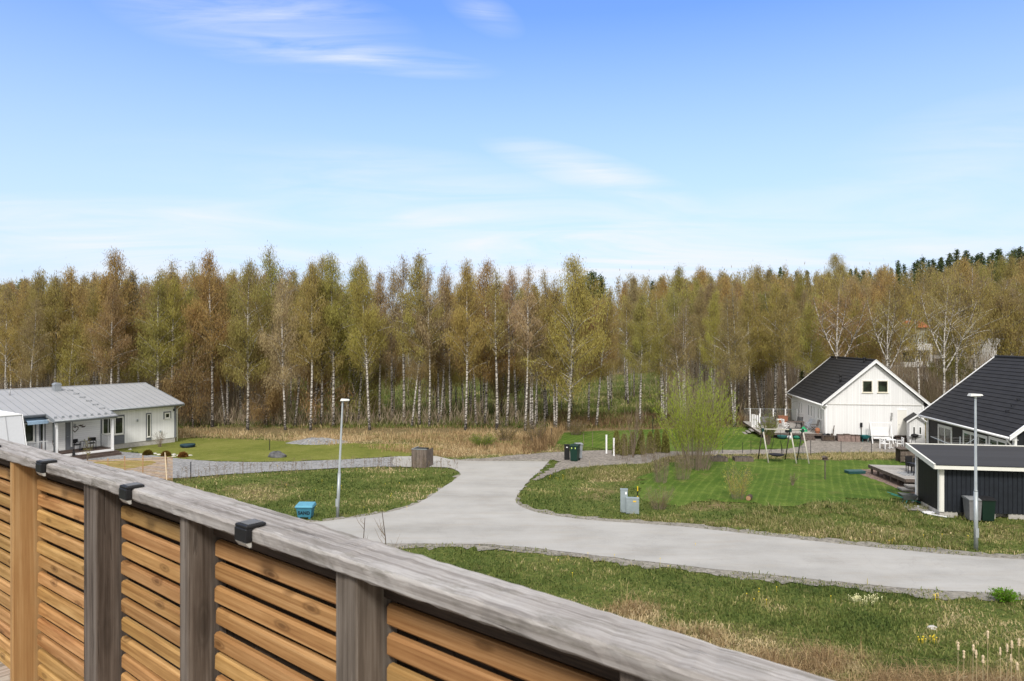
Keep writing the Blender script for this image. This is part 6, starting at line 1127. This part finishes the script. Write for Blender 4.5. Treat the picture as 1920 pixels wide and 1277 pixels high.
# clearing grass inside the wood and its litter
V, F, A = blades(170000, (-60, 1980), (70, 175), lambda X, Y, px, g, n: g.gamma(4, .08, n), lambda Y, n, g: g.uniform(.05, .12, n), lambda X, Y, px, g, n: np.clip(.36+.8*(patch(X*.3, Y*.5)-.45)+g.normal(0, .14, n)+.35*litter(X, Y), 0, 1), lambda X, Y, px, g: (g.random(len(X)) < .35+.65*((px > 540) & (px < 1240))) & ~((px > 1480) & (Y < 84)), .5, seed=8)
tag(fast('forest_grass', V, F, GRASS, {'tint': A}), 'green and dead grass on the floor of the clearing', 'grass', None, 'stuff')
# rank clumps on the lawn edges and along the gravel yard
def keep_edge(X, Y, px, g):
    py = 638.5+HE*FO/Y; a_ = (px > 1250) & (px < 1700) & (py > 849) & (py < 862); b_ = (px > 1060) & (px < 1300) & (py > 860) & (py < 900); c_ = (px > 1180) & (px < 1920) & (py > 945) & (py < 1030)
    return (a_ | b_ | (c_ & (patch(X, Y) > .60))) & nohard(X, Y)
V, F, A = blades(260000, (1050, 1930), (28, 58), lambda X, Y, px, g, n: g.gamma(5, .036, n)*(.3+1.2*patch(X, Y)), lambda Y, n, g: g.uniform(.012, .03, n), lambda X, Y, px, g, n: np.clip(.50+.25*((px > 1250) & (px < 1700) & (Y > 50))+g.normal(0, .2, n), 0, 1), keep_edge, .5, seed=9)
tag(fast('rank_grass', V, F, GRASS, {'tint': A}), 'longer straw coloured grass along the edges of the mown lawn', 'dry grass', None, 'stuff')
# ---- dry weed stalks along the driveway
def weeds():
    m = MB(); r = random.Random(5)
    for i in range(170):
        px = r.uniform(330, 860) if i < 140 else r.uniform(700, 800); py = np.interp(px, [330, 450, 600, 700, 860], [899, 890, 882, 877, 879])+r.uniform(-1, 4); p = G(px, py); h = r.uniform(.35, 1.0)
        q = p+Vector((r.gauss(0, .08), r.gauss(0, .05), h)); m.tube([p, q], [.008, .005], 3, False)
        for k in range(r.randint(1, 5)): t = r.uniform(.5, 1); b = p.lerp(q, t); m.tube([b, b+Vector((r.gauss(0, .11), r.gauss(0, .08), r.uniform(.05, .22)))], [.006, .009], 3, False)
    return m
tag(weeds().build('dry_weeds', UG), 'thin dead weed stalks along the near edge of the gravel driveway', 'weeds', None, 'stuff')
# ---- shrubs
def shrub(name, label, p, h, w, n, leaves, lc, cat='shrub', group=None, spread=.5, lsz=(.05, .12, .018), stemr=.014, leafy=(.3, 1), seed=1, mat_stem=None, tipup=True, colm=None):
    r = random.Random(seed); g = np.random.default_rng(seed); t = thing(name, label, cat, p, 0, group); m = MB(); C = []; U = []
    for i in range(n):
        a_ = r.uniform(0, 6.28); rr_ = w*math.sqrt(r.random()); bx, by = math.cos(a_)*rr_*spread*.55, math.sin(a_)*rr_*spread*.55; hh = h*r.uniform(.5, 1)*(1-.22*(rr_/w)**2)
        P0 = Vector((bx, by, 0)); P1 = P0+Vector((math.cos(a_)*rr_*.25, math.sin(a_)*rr_*.25, hh*.5)); P2 = Vector((math.cos(a_)*rr_+r.gauss(0, .06), math.sin(a_)*rr_+r.gauss(0, .06), hh))
        m.tube([P0, P1, P2], [stemr, stemr*.7, stemr*.3], 3, False)
        for q in range(3): tt = r.uniform(.3, .8); b = P1.lerp(P2, tt); m.tube([b, b+Vector((r.gauss(0, .12)*w, r.gauss(0, .12)*w, hh*.16))], [stemr*.5, stemr*.25], 3, False)
        k = int(leaves/n); tt = g.uniform(leafy[0], leafy[1], k)[:, None]; A0, A1, A2 = map(np.array, (P0, P1, P2)); pts = np.where(tt < .5, A0+(A1-A0)*tt*2, A1+(A2-A1)*(tt*2-1)); C.append(pts+g.normal(0, min(.07, .05*w)+.02, (k, 3)))
        U.append(np.tile(np.array((P2-P1).normalized()), (k, 1))+g.normal(0, .4, (k, 3)))
    m.build('stems', mat_stem or TWIG, t)
    if leaves:
        C = np.concatenate(C); U = np.concatenate(U); U /= np.linalg.norm(U, axis=1)[:, None]; k = len(C); U *= g.uniform(lsz[0], lsz[1], k)[:, None]; W = g.normal(0, 1, (k, 3)); W /= np.linalg.norm(W, axis=1)[:, None]
        V, F = quads(C, U, W*lsz[2]); o = fast('foliage', V, F, CROWN, {'tint': np.repeat(np.clip(g.normal(.5, .22, k), 0, 1), 4)}, t); o.color = (*lc, 1)
    return t
p = G(1303, 878); shrub('willow_bush', 'big fresh green willow bush with upright wands on the right lawn', p, 7.3, 3.1, 140, 15500, (.33, .39, .055), 'bush', None, .62, (.05, .16, .015), .015, (.38, 1.03), 3)
p = G(1238, 905); shrub('bare_shrub', 'grey leafless shrub in front of the willow bush, nearer the grey cabinets', p, 2.5, .65, 70, 700, (.14, .11, .07), 'shrub', None, 1.2, (.03, .07, .012), .0055, seed=4)
p = G(1279, 899); shrub('bare_shrub', 'smaller leafless shrub just in front of the right half of the willow', p, 2.0, .7, 60, 800, (.20, .18, .07), 'shrub', None, 1.1, (.03, .07, .012), .0055, seed=5)
for i_, (x_, y_) in enumerate(((1163, 862), (1208, 866), (1222, 860), (1176, 864))): shrub('bare_shrub', 'thin leafless brush growing up in front of the thujas, '+['leftmost clump', 'third clump', 'rightmost clump', 'second clump'][i_], G(x_, y_), 2.3, .6, 22, 350, (.24, .18, .10), 'shrub', 'brush before the thujas', .8, (.03, .07, .01), .005, (.3, 1), 70+i_)
p = G(1187, 858); shrub('young_tree', 'thin bare young tree behind the thujas with fine twigs', p, 4.7, 1.3, 26, 600, (.22, .17, .10), 'tree', None, .05, (.03, .08, .012), .014, (.4, 1), 6)
p = G(1383, 936); shrub('young_willow', 'low sparse yellow green willow beside the sawn log', p, 2.3, 1.0, 60, 1500, (.38, .33, .08), 'shrub', None, .7, (.03, .08, .012), .005, (.2, 1), 7)
p = G(1210, 958); shrub('young_shrub', 'faint twiggy shrub right of the grey cabinets', G(1235, 955), 1.5, 1.0, 60, 900, (.20, .17, .06), 'shrub', None, .6, (.03, .06, .01), .007, (.2, 1), 8)
shrub('bare_shrub', 'tiny dark twiggy bush alone on the striped lawn', G(1486, 910), .9, .3, 26, 200, (.1, .1, .03), 'shrub', None, .3, (.02, .05, .01), .008, seed=9)
shrub('apple_sapling', 'small leafing apple tree left of the swing frame', G(1441, 834), 3.0, 1.15, 46, 1900, (.20, .23, .05), 'tree', None, .15, (.04, .08, .03), .02, (.45, 1), 10)
shrub('roadside_shrub', 'bright green leafy clump at the right roadside verge', G(1883, 1127), .42, .45, 60, 1900, (.13, .26, .02), 'shrub', None, .4, (.03, .07, .022), .006, (.2, 1), 11)
for i, (x, y, h, s) in enumerate([(905, 838, 1.3, 21), (948, 826, 1.7, 22), (1080, 815, 1.6, 23), (1005, 829, 2.4, 24), (1295, 818, 1.2, 25)]):
    shrub('edge_bush', ['low bush coming into green leaf behind the dead end of the road', 'grey twiggy bush in the straw behind the dead end', 'bare brush at the left end of the far lawn', 'tall thin brush left of the far lawn', 'brushwood behind the willow bush'][i], G(x, y), h, 1.3, 70, 1500 if i else 2600, (.17, .24, .03) if i == 0 else (.19, .15, .05), 'shrub', None, .6, (.03, .08, .02), .010, (.2, 1), s)
# thujas
TH = [(1156, 852, 1.8), (1170, 854, 1.6), (1186, 852, 1.7), (1202, 852, 1.9), (1219, 850, 1.65), (1232, 848, 1.8), (1248, 849, 1.9)]
proto = None
for i, (x, y, h) in enumerate(TH):
    g_ = np.random.default_rng(30+i); n = 2600; t_ = g_.random(n); rr_ = .33*(1-t_)**.32*np.sqrt(g_.uniform(.35, 1.1, n)); an = g_.uniform(0, 6.28, n); C = np.stack([np.cos(an)*rr_, np.sin(an)*rr_, .06+t_*h], 1)
    U = np.stack([np.cos(an)*.25, np.sin(an)*.25, np.ones(n)], 1)*.06+g_.normal(0, .012, (n, 3)); W = g_.normal(0, .03, (n, 3)); V, F = quads(C, U, W)
    t = thing('thuja', 'small columnar thuja, '+['leftmost, beside the right white marker post', 'second from the marker posts', 'third from the marker posts', 'middle one of the thuja row', 'third from the right end of the thuja row', 'second from the right end of the thuja row', 'rightmost, half behind the willow bush'][i], 'shrub', G(x, y), 0, 'row of small thujas')
    MB().tube([(0, 0, 0), (0, 0, h*.8)], [.03, .01], 5).build('trunk', BARKD, t); o = fast('crown', V, F, CROWN, {'tint': np.repeat(g_.random(n), 4)}, t); o.color = (.22, .21, .06, 1)
# dwarf shrubs by the bungalow
for i, (x, y, c) in enumerate([(277, 853, (.13, .09, .02)), (311, 855, (.16, .09, .025)), (343, 857, (.22, .10, .03))]):
    g_ = np.random.default_rng(60+i); n = 1500; d = g_.normal(0, 1, (n, 3)); d /= np.linalg.norm(d, axis=1)[:, None]; d[:, 2] = np.abs(d[:, 2]); C = d*np.array([.34, .32, .36])*g_.uniform(.7, 1.05, n)[:, None]; V, F = quads(C, d*.06+g_.normal(0, .02, (n, 3)), g_.normal(0, .03, (n, 3)))
    t = thing('dwarf_conifer', ['dark green', 'reddish green', 'rusty orange'][i]+' rounded dwarf shrub in the gravel strip by the bungalow lawn, '+['left', 'middle', 'right'][i]+' one', 'shrub', G(x, y), 0, 'dwarf shrubs by the drive')
    MB().tube([(0, 0, 0), (0, 0, .3)], [.04, .02], 5).build('stem', BARKD, t); o = fast('crown', V, F, CROWN, {'tint': np.repeat(g_.random(n), 4)}, t); o.color = (*c, 1)
# young saplings just beyond the railing and by the porch
def sapling(x, ybase, ytop, Y, label, seed):
    r = random.Random(seed); p = AT(x, Y); z1 = ZP(ytop, Y); t = thing('bare_sapling', label, 'tree', (p.x, p.y, gzf(p.x, p.y))); h = z1; m = MB(); P = [Vector((0, 0, 0))]
    for i in range(1, 9): P.append(Vector((r.gauss(0, .02)*i*.6, r.gauss(0, .03), h*i/8)))
    m.tube(P, [.03*(1-i/9)+.004 for i in range(9)], 5); m.build('stem', BARKD, t); b = MB()
    for k in range(22):
        f = r.uniform(.35, .97)*8; i = min(7, int(f)); q = P[i].lerp(P[i+1], f-i); az = r.choice((0, math.pi))+r.uniform(-.9, .9); l = h*.22*(1.1-f/9)*r.uniform(.5, 1.2)
        e_ = q+Vector((math.cos(az)*l*.6, math.sin(az)*l*.6, l)); b.tube([q, q.lerp(e_, .5)+Vector((math.cos(az)*.03, 0, 0)), e_], [.007, .005, .0025], 3, False)
        b.tube([q.lerp(e_, .5), q.lerp(e_, .5)+Vector((-math.cos(az)*l*.15, .05, l*.3))], [.004, .002], 3, False)
    b.build('branches', TWIG, t); return t
sapling(719, 1017, 955, 15.5, 'thin bare sapling with spread twigs standing in front of the road, right one of two', 3); sapling(679, 1017, 972, 15.5, 'thinner bare sapling just above the railing, left one of two', 4)
shrub('young_shrub', 'small yellow budding sapling in front of the bungalow porch steps', G(164, 866), 1.9, .45, 14, 130, (.30, .28, .05), 'shrub', None, .1, (.03, .06, .02), .008, (.5, 1), 14)
shrub('garden_shrub', 'thin twiggy bush against the white wall near the bungalow corner', G(300, 838), 1.5, .75, 40, 200, (.2, .13, .05), 'shrub', None, .3, (.03, .05, .01), .008, (.5, 1), 15)
# cattails
for i, (x, y) in enumerate([(1851, 1182), (1795, 1203), (1823, 1208), (1807, 1219), (1832, 1218), (1842, 1228), (1887, 1207), (1877, 1213), (1895, 1200), (1911, 1196), (1896, 1226), (1907, 1241)]):
    r = random.Random(i); Y = 16.4+r.uniform(-.25, .25); p = AT(x, Y); zt = ZP(y, Y); nm = ['topmost head of the cattail group', 'leftmost head', 'second head from the left, taller', 'small low head left of centre', 'low head in the middle', 'lowest head under the tallest one', 'head right of centre', 'pale head left of the two tall right ones', 'slim head near the right edge', 'large fluffy head nearest the right edge', 'low head at the right', 'lowest right head'][i]
    t = thing('cattail', 'buff seeding cattail, '+nm, 'cattail', (p.x, p.y, gzf(p.x, p.y)), 0, 'cattails in the bottom right corner'); h = zt; l = r.uniform(-.03, .03)
    MB().tube([(0, 0, 0), (l, 0, h-.02)], [.008, .005], 5).build('stem', STRAWM if 'STRAWM' in globals() else LATH, t)
    m = MB(); prof = [(.008, h-.20)]+[(.022+r.uniform(-.006, .012), h-.19+.02*k) for k in range(9)]+[(.006, h)]; m.lathe((l, 0, 0), prof, 9); m.build('seed_head', FLUFF if 'FLUFF' in globals() else LATH, t, True)
    b = MB()
    for k in range(3): a_ = r.uniform(0, 6.28); b.add([(0, -.008, 0), (0, .008, 0), (math.cos(a_)*.10, math.sin(a_)*.10+.006, h*.5), (math.cos(a_)*.10, math.sin(a_)*.10-.006, h*.5), (math.cos(a_)*.32, math.sin(a_)*.32, h*.42)], [(0, 1, 2, 3), (3, 2, 4)])
    b.build('leaf', STRAWM, t)
# flowers
def flowers(name, label, pts, m, s, n, seed):
    r = random.Random(seed); b = MB()
    for x, y, sx, sy in pts:
        for i in range(n): p = G(x+r.gauss(0, sx), y+r.gauss(0, sy)); h = r.uniform(.08, .22); b.tube([p, p+Vector((0, 0, h))], [.003, .003], 3, False); b.lathe((p.x, p.y, h), [(.2*s, 0), (s, .01), (.6*s, .03)], 6)
    return tag(b.build(name, m), label, 'flowers', None, 'stuff')
flowers('cowslips', 'pale cream flower clump in the near meadow below the road', [(1632, 1128, 9, 4), (1605, 1128, 5, 2)], plain('pale_petals', (.75, .72, .42), .7), .016, 40, 2)
flowers('dandelions', 'scattered yellow dandelions in the grass', [(1728, 1206, 4, 1), (1750, 1206, 4, 1), (1755, 1126, 2, 1), (1120, 1060, 100, 15), (1048, 900, 12, 5), (1550, 1120, 120, 12), (1700, 1010, 90, 12), (730, 920, 50, 22), (600, 905, 70, 20)], plain('yellow_petals', (.75, .55, .03), .6), .022, 7, 3)
